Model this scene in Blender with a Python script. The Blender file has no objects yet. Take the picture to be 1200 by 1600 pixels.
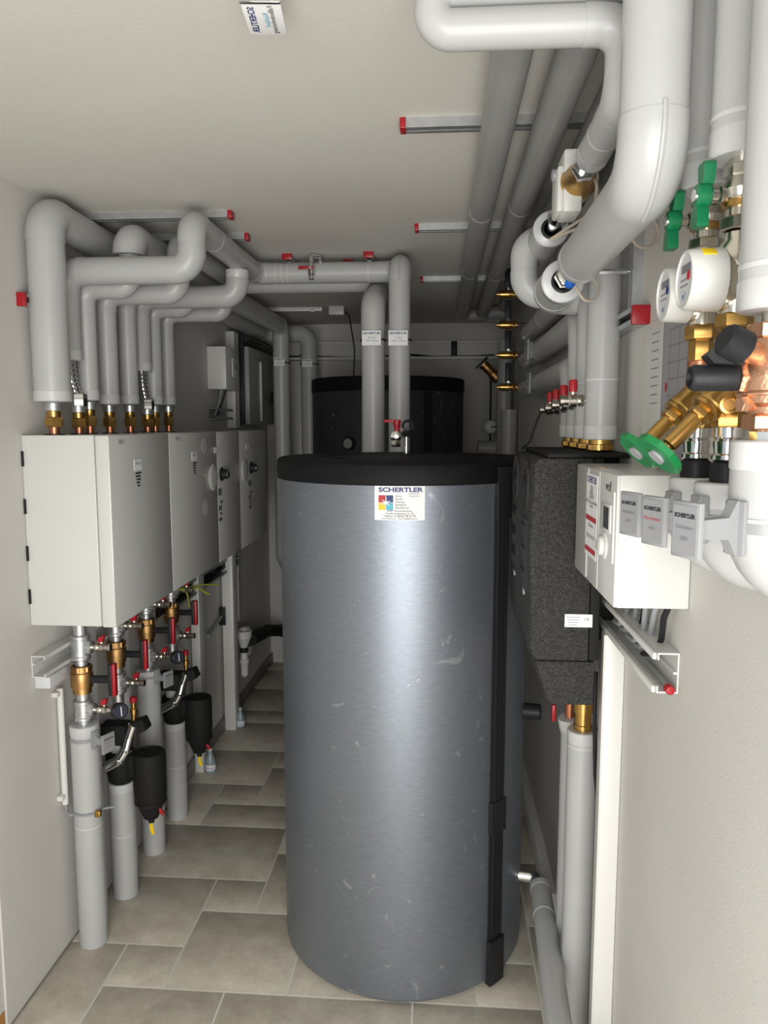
import bpy, bmesh, math, random
from mathutils import Vector as V, Matrix, Quaternion
random.seed(7)
S = bpy.context.scene
COL = S.collection
PI = math.pi

# ------------------------------------------------------------------ camera
H = 1.72
PITCH = math.atan(137 / 1200.0)
YAW = math.atan(90 / math.hypot(1200.0, 137.0))
cd = bpy.data.cameras.new('camera'); cam = bpy.data.objects.new('camera', cd); COL.objects.link(cam)
cam.location = (0, 0, H); cam.rotation_euler = (PI / 2 - PITCH, 0, YAW)
cd.sensor_fit = 'VERTICAL'; cd.sensor_height = 36; cd.sensor_width = 27; cd.lens = 27.0; cd.clip_start = 0.02
S.camera = cam

# ------------------------------------------------------------------ light
EXPOSURE = 0.0
S.view_settings.view_transform = 'Standard'; S.view_settings.look = 'None'
S.view_settings.gamma = 1; S.view_settings.use_curve_mapping = False
S.view_settings.exposure = EXPOSURE
w = bpy.data.worlds.new('sky'); S.world = w; w.use_nodes = True
bg = w.node_tree.nodes['Background']; bg.inputs[0].default_value = (0.92, 0.97, 1.0, 1); bg.inputs[1].default_value = 0.55


def area(name, loc, target, sx, sy, power, col=(1, 1, 1), spread=PI):
    l = bpy.data.lights.new(name, 'AREA'); l.shape = 'RECTANGLE'; l.size = sx; l.size_y = sy
    l.energy = power; l.color = col; l.spread = spread
    o = bpy.data.objects.new(name, l); COL.objects.link(o); o.location = loc
    d = V(target) - V(loc); o.rotation_euler = d.to_track_quat('-Z', 'Y').to_euler()
    return o


area('daylight_door', (0.0, -0.65, 1.1), (-0.1, 2.4, 0.8), 1.2, 1.9, 72, (1.0, 0.98, 0.945))

# ------------------------------------------------------------------ pixel helpers (a photo ray met with a room plane)
RX = Matrix.Rotation(YAW, 3, 'Z') @ Matrix.Rotation(PI / 2 - PITCH, 3, 'X')
C0 = V((0, 0, H))


def ray(px, py):
    return RX @ V(((px - 600) / 1200.0, (800 - py) / 1200.0, -1))


def aty(px, py, y):
    d = ray(px, py); return C0 + d * (y / d.y)


def atx(px, py, x):
    d = ray(px, py); return C0 + d * (x / d.x)


def atz(px, py, z):
    d = ray(px, py); return C0 + d * ((z - H) / d.z)


# ------------------------------------------------------------------ materials
def mat(name, col, rough=0.5, metal=0.0, var=0.0, vscale=8.0, bump=0.0, bscale=60.0, col2=None, coat=0.0, ior=None):
    m = bpy.data.materials.new(name); m.use_nodes = True
    nt = m.node_tree; b = nt.nodes['Principled BSDF']
    b.inputs['Base Color'].default_value = (*col, 1); b.inputs['Roughness'].default_value = rough
    b.inputs['Metallic'].default_value = metal
    if coat: b.inputs['Coat Weight'].default_value = coat
    if var or bump or col2:
        tc = nt.nodes.new('ShaderNodeTexCoord')
        geo = tc.outputs['Object']
    if var or col2:
        n = nt.nodes.new('ShaderNodeTexNoise'); n.inputs['Scale'].default_value = vscale
        n.inputs['Detail'].default_value = 5; nt.links.new(geo, n.inputs['Vector'])
        r = nt.nodes.new('ShaderNodeValToRGB')
        c2 = col2 if col2 else tuple(max(0, c * (1 - var)) for c in col)
        c1 = col if col2 else tuple(min(1, c * (1 + var)) for c in col)
        r.color_ramp.elements[0].position = 0.35; r.color_ramp.elements[1].position = 0.65
        r.color_ramp.elements[0].color = (*c2, 1); r.color_ramp.elements[1].color = (*c1, 1)
        nt.links.new(n.outputs['Fac'], r.inputs[0]); nt.links.new(r.outputs[0], b.inputs['Base Color'])
    if bump:
        n2 = nt.nodes.new('ShaderNodeTexNoise'); n2.inputs['Scale'].default_value = bscale; n2.inputs['Detail'].default_value = 4
        nt.links.new(geo, n2.inputs['Vector'])
        bp = nt.nodes.new('ShaderNodeBump'); bp.inputs['Strength'].default_value = bump; bp.inputs['Distance'].default_value = 0.004
        nt.links.new(n2.outputs['Fac'], bp.inputs['Height']); nt.links.new(bp.outputs[0], b.inputs['Normal'])
    return m


M = {}
M['pvc'] = mat('pvc_jacket', (0.435, 0.44, 0.435), 0.36, var=0.03, vscale=5)
M['pvc_dark'] = mat('dark_grey_pvc_jacket', (0.30, 0.30, 0.295), 0.4, var=0.04)
M['collar'] = mat('pvc_collar', (0.54, 0.545, 0.54), 0.32)
M['foil'] = mat('aluminium_collar', (0.75, 0.76, 0.77), 0.35, 0.6)
M['wall'] = mat('wall_plaster', (0.62, 0.605, 0.575), 0.85, var=0.025, vscale=3, bump=0.1, bscale=220)
M['ceil'] = mat('ceiling_plaster', (0.64, 0.62, 0.575), 0.9, var=0.025, vscale=2, bump=0.2, bscale=160)
M['white'] = mat('white_plastic', (0.66, 0.655, 0.63), 0.35)
M['cab'] = mat('cabinet_enamel', (0.60, 0.60, 0.575), 0.22)
M['cab_mark'] = mat('worn_enamel', (0.54, 0.54, 0.52), 0.35)
M['grey_plastic'] = mat('grey_plastic', (0.28, 0.285, 0.295), 0.38)
M['lightgrey'] = mat('light_grey_plastic', (0.60, 0.61, 0.62), 0.4)
M['card_grey'] = mat('grey_card', (0.27, 0.275, 0.285), 0.5)
M['brass'] = mat('brass', (0.56, 0.34, 0.105), 0.3, 1.0, var=0.08, vscale=20)
M['bronze'] = mat('bronze', (0.52, 0.30, 0.12), 0.38, 1.0, var=0.12, vscale=30, bump=0.15, bscale=300)
M['redbronze'] = mat('red_bronze', (0.72, 0.42, 0.27), 0.4, 1.0, var=0.1, vscale=25, bump=0.2, bscale=250)
M['copper'] = mat('copper', (0.62, 0.25, 0.14), 0.35, 1.0)
M['nickel'] = mat('nickel', (0.72, 0.68, 0.60), 0.25, 1.0)
M['chrome'] = mat('chrome', (0.80, 0.80, 0.80), 0.14, 1.0)
M['galv'] = mat('galvanised_steel', (0.62, 0.63, 0.63), 0.38, 0.9, var=0.14, vscale=60)
M['zinc'] = mat('zinc_rail', (0.54, 0.55, 0.56), 0.35, 0.8, var=0.08, vscale=40)
M['black'] = mat('black_plastic', (0.018, 0.018, 0.02), 0.45)
M['rubber'] = mat('black_rubber', (0.012, 0.012, 0.012), 0.7, bump=0.2, bscale=120)
M['lid'] = mat('black_lid', (0.005, 0.005, 0.006), 0.6, var=0.15, vscale=30, bump=0.1, bscale=200)
M['red'] = mat('red_plastic', (0.36, 0.008, 0.016), 0.35)
M['green'] = mat('green_plastic', (0.004, 0.16, 0.06), 0.33)
M['green2'] = mat('bright_green_plastic', (0.006, 0.19, 0.05), 0.33)
M['yellow'] = mat('yellow_plastic', (0.85, 0.60, 0.01), 0.4)
M['blue'] = mat('blue_plastic', (0.01, 0.12, 0.55), 0.35)
M['cable_grey'] = mat('grey_cable', (0.30, 0.31, 0.33), 0.45)
M['cable_beige'] = mat('beige_cable', (0.45, 0.40, 0.33), 0.45)
M['gy'] = mat('green_yellow_wire', (0.26, 0.28, 0.03), 0.45)
M['paper'] = mat('paper', (0.80, 0.80, 0.80), 0.7)
M['paper_grey'] = mat('printed_paper', (0.33, 0.325, 0.345), 0.6, var=0.04, vscale=12)
M['ink'] = mat('dark_ink', (0.02, 0.02, 0.025), 0.6)
M['ink_grey'] = mat('grey_ink', (0.18, 0.18, 0.20), 0.6)
M['navy'] = mat('navy_ink', (0.02, 0.03, 0.16), 0.55)
M['inkred'] = mat('red_ink', (0.45, 0.02, 0.03), 0.55)
M['inkblue'] = mat('blue_ink', (0.02, 0.12, 0.45), 0.55)
M['inkyellow'] = mat('yellow_ink', (0.85, 0.55, 0.03), 0.55)
M['inkteal'] = mat('teal_ink', (0.10, 0.42, 0.55), 0.55)
M['wood'] = mat('orange_wood', (0.50, 0.22, 0.03), 0.45, var=0.25, vscale=14)
M['glass'] = mat('dark_display', (0.05, 0.055, 0.05), 0.15)
M['dial'] = mat('gauge_face', (0.035, 0.04, 0.06), 0.2)
M['bottle'] = mat('bottle_plastic', (0.26, 0.33, 0.36), 0.25)
for k_ in ('black', 'rubber', 'lid'): M[k_].node_tree.nodes['Principled BSDF'].inputs['Specular IOR Level'].default_value = 0.22
M['conc'] = mat('plinth_plaster', (0.50, 0.50, 0.48), 0.85, var=0.05)
M['skirt'] = mat('skirting_tile', (0.22, 0.21, 0.19), 0.55, var=0.12, vscale=10)
M['cabgrey'] = mat('grey_enamel', (0.30, 0.31, 0.30), 0.4)

# speckled black foam
m = M['epp'] = mat('black_foam', (0.03, 0.03, 0.03), 0.75)
nt = m.node_tree; b = nt.nodes['Principled BSDF']
tc = nt.nodes.new('ShaderNodeTexCoord'); vo = nt.nodes.new('ShaderNodeTexVoronoi'); vo.inputs['Scale'].default_value = 420
nt.links.new(tc.outputs['Object'], vo.inputs['Vector'])
rp = nt.nodes.new('ShaderNodeValToRGB'); rp.color_ramp.elements[0].color = (0.006, 0.006, 0.006, 1); rp.color_ramp.elements[1].color = (0.045, 0.045, 0.044, 1)
rp.color_ramp.elements[0].position = 0.15
sep = nt.nodes.new('ShaderNodeSeparateColor'); nt.links.new(vo.outputs['Color'], sep.inputs[0])
nt.links.new(sep.outputs[0], rp.inputs[0]); nt.links.new(rp.outputs[0], b.inputs['Base Color'])
bp = nt.nodes.new('ShaderNodeBump'); bp.inputs['Strength'].default_value = 0.5; bp.inputs['Distance'].default_value = 0.003
nt.links.new(vo.outputs['Distance'], bp.inputs['Height']); nt.links.new(bp.outputs[0], b.inputs['Normal'])


def tank_mat(name, c1, c2, metal, rough):
    m = bpy.data.materials.new(name); m.use_nodes = True
    nt = m.node_tree; b = nt.nodes['Principled BSDF']
    b.inputs['Metallic'].default_value = metal; b.inputs['Roughness'].default_value = rough
    tc = nt.nodes.new('ShaderNodeTexCoord')
    mp = nt.nodes.new('ShaderNodeMapping'); mp.inputs['Scale'].default_value = (1, 1, 9)
    nt.links.new(tc.outputs['Object'], mp.inputs['Vector'])
    n = nt.nodes.new('ShaderNodeTexNoise'); n.inputs['Scale'].default_value = 40; n.inputs['Detail'].default_value = 6
    nt.links.new(mp.outputs[0], n.inputs['Vector'])
    r = nt.nodes.new('ShaderNodeValToRGB'); r.color_ramp.elements[0].position = 0.3; r.color_ramp.elements[1].position = 0.7
    r.color_ramp.elements[0].color = (*c2, 1); r.color_ramp.elements[1].color = (*c1, 1)
    nt.links.new(n.outputs['Fac'], r.inputs[0])
    # pale scuffs
    n2 = nt.nodes.new('ShaderNodeTexNoise'); n2.inputs['Scale'].default_value = 9; n2.inputs['Detail'].default_value = 8
    n2.inputs['Distortion'].default_value = 2.5; nt.links.new(tc.outputs['Object'], n2.inputs['Vector'])
    r2 = nt.nodes.new('ShaderNodeValToRGB'); r2.color_ramp.elements[0].position = 0.66; r2.color_ramp.elements[1].position = 0.72
    r2.color_ramp.elements[0].color = (0, 0, 0, 1); r2.color_ramp.elements[1].color = (0.35, 0.35, 0.35, 1)
    nt.links.new(n2.outputs['Fac'], r2.inputs[0])
    mx = nt.nodes.new('ShaderNodeMix'); mx.data_type = 'RGBA'
    nt.links.new(r2.outputs[0], mx.inputs[0]); nt.links.new(r.outputs[0], mx.inputs[6]); mx.inputs[7].default_value = (0.6, 0.63, 0.65, 1)
    nt.links.new(mx.outputs[2], b.inputs['Base Color'])
    n3 = nt.nodes.new('ShaderNodeTexNoise'); n3.inputs['Scale'].default_value = 150; nt.links.new(mp.outputs[0], n3.inputs['Vector'])
    bp = nt.nodes.new('ShaderNodeBump'); bp.inputs['Strength'].default_value = 0.12; bp.inputs['Distance'].default_value = 0.002
    nt.links.new(n3.outputs['Fac'], bp.inputs['Height']); nt.links.new(bp.outputs[0], b.inputs['Normal'])
    return m


M['tank'] = tank_mat('silver_grey_tank_jacket', (0.255, 0.28, 0.32), (0.205, 0.23, 0.265), 0.75, 0.42)
M['tank_shaded'] = tank_mat('shaded_tank_jacket', (0.05, 0.05, 0.055), (0.03, 0.03, 0.035), 0.2, 0.5)  # same grey jacket, with the shade at the back put into its colour

# floor tiles: each tile island gets its own tint
m = M['tile'] = bpy.data.materials.new('stone_floor_tile'); m.use_nodes = True
nt = m.node_tree; b = nt.nodes['Principled BSDF']; b.inputs['Roughness'].default_value = 0.45
tc = nt.nodes.new('ShaderNodeTexCoord'); g = nt.nodes.new('ShaderNodeNewGeometry')
n = nt.nodes.new('ShaderNodeTexNoise'); n.inputs['Scale'].default_value = 9; n.inputs['Detail'].default_value = 12; n.inputs['Roughness'].default_value = 0.75
nt.links.new(tc.outputs['Object'], n.inputs['Vector'])
r = nt.nodes.new('ShaderNodeValToRGB'); r.color_ramp.elements[0].position = 0.28; r.color_ramp.elements[1].position = 0.75
r.color_ramp.elements[0].color = (0.42, 0.375, 0.305, 1); r.color_ramp.elements[1].color = (0.74, 0.685, 0.58, 1)
nt.links.new(n.outputs['Fac'], r.inputs[0])
hs = nt.nodes.new('ShaderNodeHueSaturation'); mr = nt.nodes.new('ShaderNodeMapRange'); mr.inputs[3].default_value = 0.88; mr.inputs[4].default_value = 1.1
nt.links.new(g.outputs['Random Per Island'], mr.inputs[0]); nt.links.new(mr.outputs[0], hs.inputs['Value'])
nt.links.new(r.outputs[0], hs.inputs['Color']); nt.links.new(hs.outputs[0], b.inputs['Base Color'])
bp = nt.nodes.new('ShaderNodeBump'); bp.inputs['Strength'].default_value = 0.3; bp.inputs['Distance'].default_value = 0.004
nt.links.new(n.outputs['Fac'], bp.inputs['Height']); nt.links.new(bp.outputs[0], b.inputs['Normal'])
M['grout'] = mat('grout', (0.70, 0.68, 0.62), 0.9)


# ------------------------------------------------------------------ mesh builder
def frame(d):
    d = V(d).normalized()
    a = V((0, 0, 1)) if abs(d.z) < 0.9 else V((1, 0, 0))
    u = a.cross(d).normalized(); v = d.cross(u)
    return u, v, d


def fillet(pts, R, seg=8):
    pts = [V(p) for p in pts]
    if len(pts) < 3 or not R: return pts
    out = [pts[0]]
    for i in range(1, len(pts) - 1):
        a = (pts[i - 1] - pts[i]); c = (pts[i + 1] - pts[i]); la, lc = a.length, c.length
        a.normalize(); c.normalize(); ang = a.angle(c)
        if ang > PI - 0.02: out.append(pts[i]); continue
        t = R / math.tan(ang / 2); lim = 0.499 * min(la if i > 1 else la * 2, lc if i < len(pts) - 2 else lc * 2)
        t = min(t, lim); Rr = t * math.tan(ang / 2)
        ctr = pts[i] + (a + c).normalized() * (Rr / math.sin(ang / 2))
        p0 = pts[i] + a * t; p1 = pts[i] + c * t
        v0 = p0 - ctr; v1 = p1 - ctr; ax = v0.cross(v1).normalized(); th = v0.angle(v1)
        for k in range(seg + 1):
            out.append(ctr + Quaternion(ax, th * k / seg) @ v0)
    out.append(pts[-1]); return out


class MB:
    def __init__(s): s.bm = bmesh.new()

    def _loop(s, c, u, v, r, n, ph=0):
        return [s.bm.verts.new(c + (u * math.cos(ph + 2 * PI * k / n) + v * math.sin(ph + 2 * PI * k / n)) * r) for k in range(n)]

    def _skin(s, A, B):
        n = len(A)
        for k in range(n):
            s.bm.faces.new((A[k], A[(k + 1) % n], B[(k + 1) % n], B[k]))

    def tube(s, pts, r, n=20, R=None, caps=True, raw=False, seg=8):
        p = [V(q) for q in pts] if raw else fillet(pts, R, seg)
        q = [p[0]]
        for a in p[1:]:
            if (a - q[-1]).length > 1e-5: q.append(a)
        p = q
        u, v, d = frame(p[1] - p[0]); loops = []
        for i in range(len(p)):
            t = (p[min(i + 1, len(p) - 1)] - p[max(i - 1, 0)]).normalized()
            rot = d.rotation_difference(t); u = rot @ u; v = rot @ v; d = t
            u = (u - t * u.dot(t)).normalized(); v = t.cross(u)
            loops.append(s._loop(p[i], u, v, r, n))
        for a, b_ in zip(loops, loops[1:]): s._skin(a, b_)
        if caps: s.bm.faces.new(loops[0][::-1]); s.bm.faces.new(loops[-1])
        return s

    def lathe(s, p, d, prof, n=24, ph=0):
        u, v, d = frame(d); p = V(p)
        L = [s._loop(p + d * t, u, v, max(r, 1e-4), n, ph) for t, r in prof]
        for a, b_ in zip(L, L[1:]): s._skin(a, b_)
        s.bm.faces.new(L[0][::-1]); s.bm.faces.new(L[-1]); return s

    def cyl(s, p0, p1, r, n=24, bev=0.0, r1=None):
        p0, p1 = V(p0), V(p1); l = (p1 - p0).length; r1 = r if r1 is None else r1
        pr = [(0, r), (l, r1)] if not bev else [(0, r - bev), (bev, r), (l - bev, r1), (l, r1 - bev)]
        return s.lathe(p0, p1 - p0, pr, n)

    def hexn(s, p0, p1, r, ph=0.0):
        p0, p1 = V(p0), V(p1); l = (p1 - p0).length; bv = min(l, r) * 0.12
        return s.lathe(p0, p1 - p0, [(0, r * .93), (bv, r), (l - bv, r), (l, r * .93)], 6, ph)

    def box(s, c, sz, bev=0.0, A=None, seg=2):
        ret = bmesh.ops.create_cube(s.bm, size=1.0); vs = ret['verts']
        for q in vs:
            q.co = V((q.co.x * sz[0], q.co.y * sz[1], q.co.z * sz[2]))
        if bev:
            es = list({e for q in vs for e in q.link_edges})
            rb = bmesh.ops.bevel(s.bm, geom=es, offset=bev, segments=seg, profile=0.5, affect='EDGES')
            vs = list({q for f in rb['faces'] for q in f.verts} | {q for q in vs if q.is_valid})
        c = V(c)
        for q in vs:
            co = q.co
            if A is not None: co = A[0] * co.x + A[1] * co.y + A[2] * co.z
            q.co = co + c
        return s

    def bb(s, lo, hi, bev=0.0):
        lo, hi = V(lo), V(hi)
        return s.box((lo + hi) / 2, hi - lo, bev)

    def prism(s, poly, o, u, v, w):
        o, u, v, w = V(o), V(u), V(v), V(w)
        A = [s.bm.verts.new(o + u * a + v * b_) for a, b_ in poly]; B = [s.bm.verts.new(q.co + w) for q in A]
        s._skin(A, B); s.bm.faces.new(A[::-1]); s.bm.faces.new(B); return s

    def torus(s, c, d, R, r, n=28, m=8, a0=0.0, a1=2 * PI):
        u, v, d = frame(d); c = V(c); full = abs(a1 - a0 - 2 * PI) < 1e-6
        pts = [c + (u * math.cos(a0 + (a1 - a0) * k / n) + v * math.sin(a0 + (a1 - a0) * k / n)) * R for k in range(n + 1)]
        if full: pts = pts[:-1]
        L = []
        for k, p in enumerate(pts):
            rad = (p - c).normalized()
            L.append([s.bm.verts.new(p + rad * (r * math.cos(2 * PI * j / m)) + d * (r * math.sin(2 * PI * j / m))) for j in range(m)])
        for a, b_ in zip(L, L[1:]): s._skin(a, b_)
        if full: s._skin(L[-1], L[0])
        else: s.bm.faces.new(L[0][::-1]); s.bm.faces.new(L[-1])
        return s

    def ball(s, c, r, sc=(1, 1, 1), n=16):
        ret = bmesh.ops.create_uvsphere(s.bm, u_segments=n, v_segments=max(6, n // 2), radius=r)
        for q in ret['verts']: q.co = V((q.co.x * sc[0], q.co.y * sc[1], q.co.z * sc[2])) + V(c)
        return s

    def quad(s, o, u, v, w_, h_):
        o, u, v = V(o), V(u), V(v)
        a = [s.bm.verts.new(o + u * (i * w_ / 2) + v * (j * h_ / 2)) for i, j in ((-1, -1), (1, -1), (1, 1), (-1, 1))]
        s.bm.faces.new(a); return s

    def text(s, body, o, u, v, size, align='CENTER', sx=1.0, bold=0.0):
        cu = bpy.data.curves.new('lettering', 'FONT'); cu.body = body; cu.size = size; cu.align_x = align; cu.align_y = 'CENTER'
        cu.resolution_u = 3; cu.offset = bold
        ob = bpy.data.objects.new('lettering_source', cu)
        me = bpy.data.meshes.new_from_object(ob)
        u, v = V(u).normalized() * sx, V(v).normalized(); nn = u.cross(v).normalized()
        T = Matrix(((u.x, v.x, nn.x, o[0]), (u.y, v.y, nn.y, o[1]), (u.z, v.z, nn.z, o[2]), (0, 0, 0, 1)))
        me.transform(T); s.bm.from_mesh(me)
        bpy.data.meshes.remove(me); bpy.data.objects.remove(ob); bpy.data.curves.remove(cu)
        return s

    def mesh(s, name, off, recalc=True):
        if recalc: bmesh.ops.recalc_face_normals(s.bm, faces=s.bm.faces)
        me = bpy.data.meshes.new(name)
        for q in s.bm.verts: q.co -= off
        s.bm.to_mesh(me); s.bm.free()
        for p in me.polygons: p.use_smooth = True
        me.set_sharp_from_angle(angle=math.radians(32))
        return me


def thing(name, label, cat, loc, group=None):
    o = bpy.data.objects.new(name, None); COL.objects.link(o); o.location = V(loc); o.empty_display_size = 0.05
    o['label'] = label; o['category'] = cat
    if group: o['group'] = group
    return o


def wloc(o):
    p = V((0, 0, 0))
    while o is not None: p += V(o.location); o = o.parent
    return p


def part(parent, name, mb, m, label=None, recalc=True):
    off = wloc(parent)
    me = mb.mesh(name, off, recalc); o = bpy.data.objects.new(name, me); COL.objects.link(o); o.parent = parent
    me.materials.append(M[m] if isinstance(m, str) else m)
    if label: o['label'] = label
    return o


def solo(name, label, cat, mb, m, group=None):
    co = [q.co.copy() for q in mb.bm.verts]
    lo = V((min(c.x for c in co), min(c.y for c in co), min(c.z for c in co))); hi = V((max(c.x for c in co), max(c.y for c in co), max(c.z for c in co)))
    off = V(((lo.x + hi.x) / 2, (lo.y + hi.y) / 2, lo.z))
    me = mb.mesh(name, off); o = bpy.data.objects.new(name, me); COL.objects.link(o); o.location = off
    me.materials.append(M[m]); o['label'] = label; o['category'] = cat
    if group: o['group'] = group
    return o


def struct(name, mb, m):
    me = mb.mesh(name, V((0, 0, 0))); o = bpy.data.objects.new(name, me); COL.objects.link(o)
    for k in (m if isinstance(m, (list, tuple)) else [m]): me.materials.append(M[k])
    o['kind'] = 'structure'; return o


X_, Y_, Z_ = V((1, 0, 0)), V((0, 1, 0)), V((0, 0, 1))


# insulated pipe: jacket, elbow covers, end collars, joint bands
def pipe(label, pts, r, m='pvc', ends=(0, 0), elbow=True, bands=(), group=None, name='insulated_pipe', R=None, seam=None, ecov='pvc', n=28):
    pts = [V(p) for p in pts]; R = R or r * 1.3
    lo = min(pts, key=lambda p: p.z)
    t = thing(name, label, 'pipe', lo, group)
    part(t, 'jacket', MB().tube(pts, r, n, R), m)
    if elbow:
        for i in range(1, len(pts) - 1):
            a = (pts[i - 1] - pts[i]); c = (pts[i + 1] - pts[i]); la, lc = a.length, c.length; a.normalize(); c.normalize()
            ang = a.angle(c)
            if ang > PI * 0.9: continue
            la = la if i == 1 else la / 2; lc = lc if i == len(pts) - 2 else lc / 2
            tt = R / math.tan(ang / 2) + r * 0.25
            e0 = pts[i] + a * min(tt, la * .98); e1 = pts[i] + c * min(tt, lc * .98)
            part(t, 'elbow_cover', MB().tube([e0, pts[i], e1], r * 1.035, n, min(R, min(la, lc) * .95 * math.tan(ang / 2))), ecov)
    for k, e in enumerate(ends):
        if not e: continue
        p = pts[0] if k == 0 else pts[-1]; q = pts[1] if k == 0 else pts[-2]; d = (q - p).normalized()
        part(t, 'end_collar', MB().lathe(p - d * .0015, d, [(0, r * .97), (.002, r * 1.025), (.03, r * 1.025), (.032, r * 1.0)], n), 'collar' if e == 1 else 'foil',
             None if e == 1 else 'bright aluminium end collar')
    for (p, d) in bands:
        part(t, 'joint_band', MB().lathe(V(p) - V(d).normalized() * .003, d, [(0, r * 1.0), (.001, r * 1.018), (.005, r * 1.018), (.006, r)], n), 'collar')
    return t


# ------------------------------------------------------------------ room shell
XL, XR, YB, ZC, YF = -1.222, 0.42, 5.36, 2.404, 0.2
U = 0.1912; GX, GY = -1.028, 2.118
mb = MB(); mb.bb((XL - .2, YF - 2.5, -.1), (XR + .2, YB + .2, -0.0008))  # base runs on outside the door, unseen, added to bounce light in
used = set()
tiles = [(0, 0, 1, 1), (-2, -1, 2, 2), (-2, 1, 3, 2), (1, 0, 2, 2), (1, 2, 1, 1), (-1, 3, 3, 2), (2, 2, 2, 2), (2, 4, 3, 2), (3, 0, 3, 2), (0, -2, 2, 2), (2, -2, 3, 2),
         (-2, 5, 2, 2), (0, 5, 2, 1), (0, 6, 1, 1), (1, 6, 3, 2), (-2, 7, 3, 2), (6, 0, 1, 1), (6, 1, 1, 2), (7, -1, 1, 3), (5, -1, 2, 1), (7, 2, 1, 2), (5, -3, 2, 2), (-2, -3, 2, 2), (-1, 9, 2, 2)]
for (i, j, a, c) in tiles:
    for p in range(a):
        for q in range(c): used.add((i + p, j + q))
for j in range(-12, 18):
    for i in range(-2, 8):
        if (i, j) in used: continue
        opts = [(3, 2), (2, 2), (2, 1), (1, 1), (1, 2)]; random.shuffle(opts); opts.append((1, 1))
        for a, c in opts:
            if all((i + p, j + q) not in used and i + p < 8 for p in range(a) for q in range(c)):
                tiles.append((i, j, a, c)); used |= {(i + p, j + q) for p in range(a) for q in range(c)}; break
for (i, j, a, c) in tiles:
    x0, x1 = GX + i * U, GX + (i + a) * U; y0, y1 = GY + j * U, GY + (j + c) * U
    x0, x1 = max(x0, XL), min(x1, XR); y1 = min(y1, YB)
    gp = .0028
    if x1 - x0 < .01 or y1 - y0 < .01: continue
    mb.bb((x0 + gp, y0 + gp, -.02), (x1 - gp, y1 - gp, 0), .0012)
fl = struct('floor', mb, ['grout', 'tile'])
for p in fl.data.polygons:
    if p.center.z > -0.0139 and p.index >= 6 or p.index >= 6: p.material_index = 1
struct('ceiling', MB().bb((XL - .2, YF - .1, ZC), (XR + .2, YB + .2, ZC + .15)), 'ceil')
struct('wall_left', MB().bb((XL - .15, 1.93, -.1), (XL, YB + .1, ZC)), 'wall')
struct('wall_right', MB().bb((XR, YF - .1, -.1), (XR + .15, YB + .1, ZC)), 'wall')
struct('wall_back', MB().bb((XL - .15, YB, -.1), (XR + .15, YB + .15, ZC)), 'wall')
struct('trim_1', MB().bb((XL - .15, YF - .1, 0.062), (XL - .006, 1.928, ZC)), 'wall')
mb = MB(); mb.bb((XL - .15, YF - .1, -.1), (XL - .006, YF + .02, ZC)); mb.bb((XL - .15, YF - .1, 2.15), (XR + .1, YF + .02, ZC))
struct('wall_front', mb, 'wall')
struct('trim_2', MB().bb((XL - .12, YF, -.02), (XL - .004, 1.926, 0.062), .004), 'wood')
struct('trim_3', MB().bb((XL, 1.932, 0), (XL + .003, 3.25, .006)), 'skirt')
struct('baseboard_left', MB().bb((XL, 3.25, 0), (XL + .014, YB, .075), .003), 'skirt')
mb = MB(); mb.bb((XR - .04, 2.56, 0.0), (XR, YB, .085), .004); struct('baseboard_right', mb, 'white')

# ------------------------------------------------------------------ big buffer tank
TC = V((-0.12, 2.49, 0)); TR = 0.3985


def on_tank(th, z, dr=0.0, c=TC, r=TR):
    return V((c.x + (r + dr) * math.sin(th), c.y - (r + dr) * math.cos(th), z))


t = thing('buffer_tank', 'large silver grey cylindrical buffer tank with black lid standing in the foreground', 'water tank', TC)
part(t, 'jacket', MB().lathe((TC.x, TC.y, .012), Z_, [(0, TR - .012), (.012, TR - .001), (.02, TR), (1.556, TR)], 96), 'tank')
part(t, 'base_ring', MB().lathe((TC.x, TC.y, 0), Z_, [(0, TR - .03), (.012, TR - .03)], 64), 'black')
lid = part(t, 'lid', MB().lathe((TC.x, TC.y, 1.553), Z_, [(0, TR + .008), (.004, TR + .011), (.052, TR + .011), (.06, TR + .006), (.064, TR - .002), (.0641, .27), (.0585, .265), (.0585, .24), (.0641, .235), (.0642, .02)], 96), 'lid', 'black plastic lid with a round groove')
# vertical closing strip
TH = math.radians(47)
er = V((math.sin(TH), -math.cos(TH), 0)); et = V((math.cos(TH), math.sin(TH), 0))


def strip(th_c, halfw, z0, z1, dr0, dr1, mbx=None):
    mbx = mbx or MB(); n = 5; ang = halfw / TR
    prof = []
    for k in range(n + 1): prof.append(on_tank(th_c - ang + 2 * ang * k / n, 0, dr1))
    for k in range(n, -1, -1): prof.append(on_tank(th_c - ang + 2 * ang * k / n, 0, dr0))
    mbx.prism([(p.x, p.y) for p in prof], (0, 0, z0), X_, Y_, (0, 0, z1 - z0)); return mbx


s_ = part(t, 'closing_strip', strip(TH, .028, .15, 1.52, -.004, .006), 'black')
for off in (-.018, .0, .018):
    part(s_, 'ridge', strip(TH + off / TR, .004, .17, 1.5, .005, .014), 'black')
part(t, 'strip_end_cap', strip(TH, .031, .012, .155, -.004, .018), 'black')
part(t, 'strip_clip', strip(TH, .031, .5, .6, -.004, .017), 'black')
part(t, 'strip_top_cover', strip(TH + .02, .034, 1.45, 1.6, -.004, .016), 'black')
p = on_tank(math.radians(84), .86); part(t, 'black_plug', MB().cyl(on_tank(math.radians(80), .80, -.01), on_tank(math.radians(80), .80, .055), .026, 20, .004), 'black')

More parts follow.
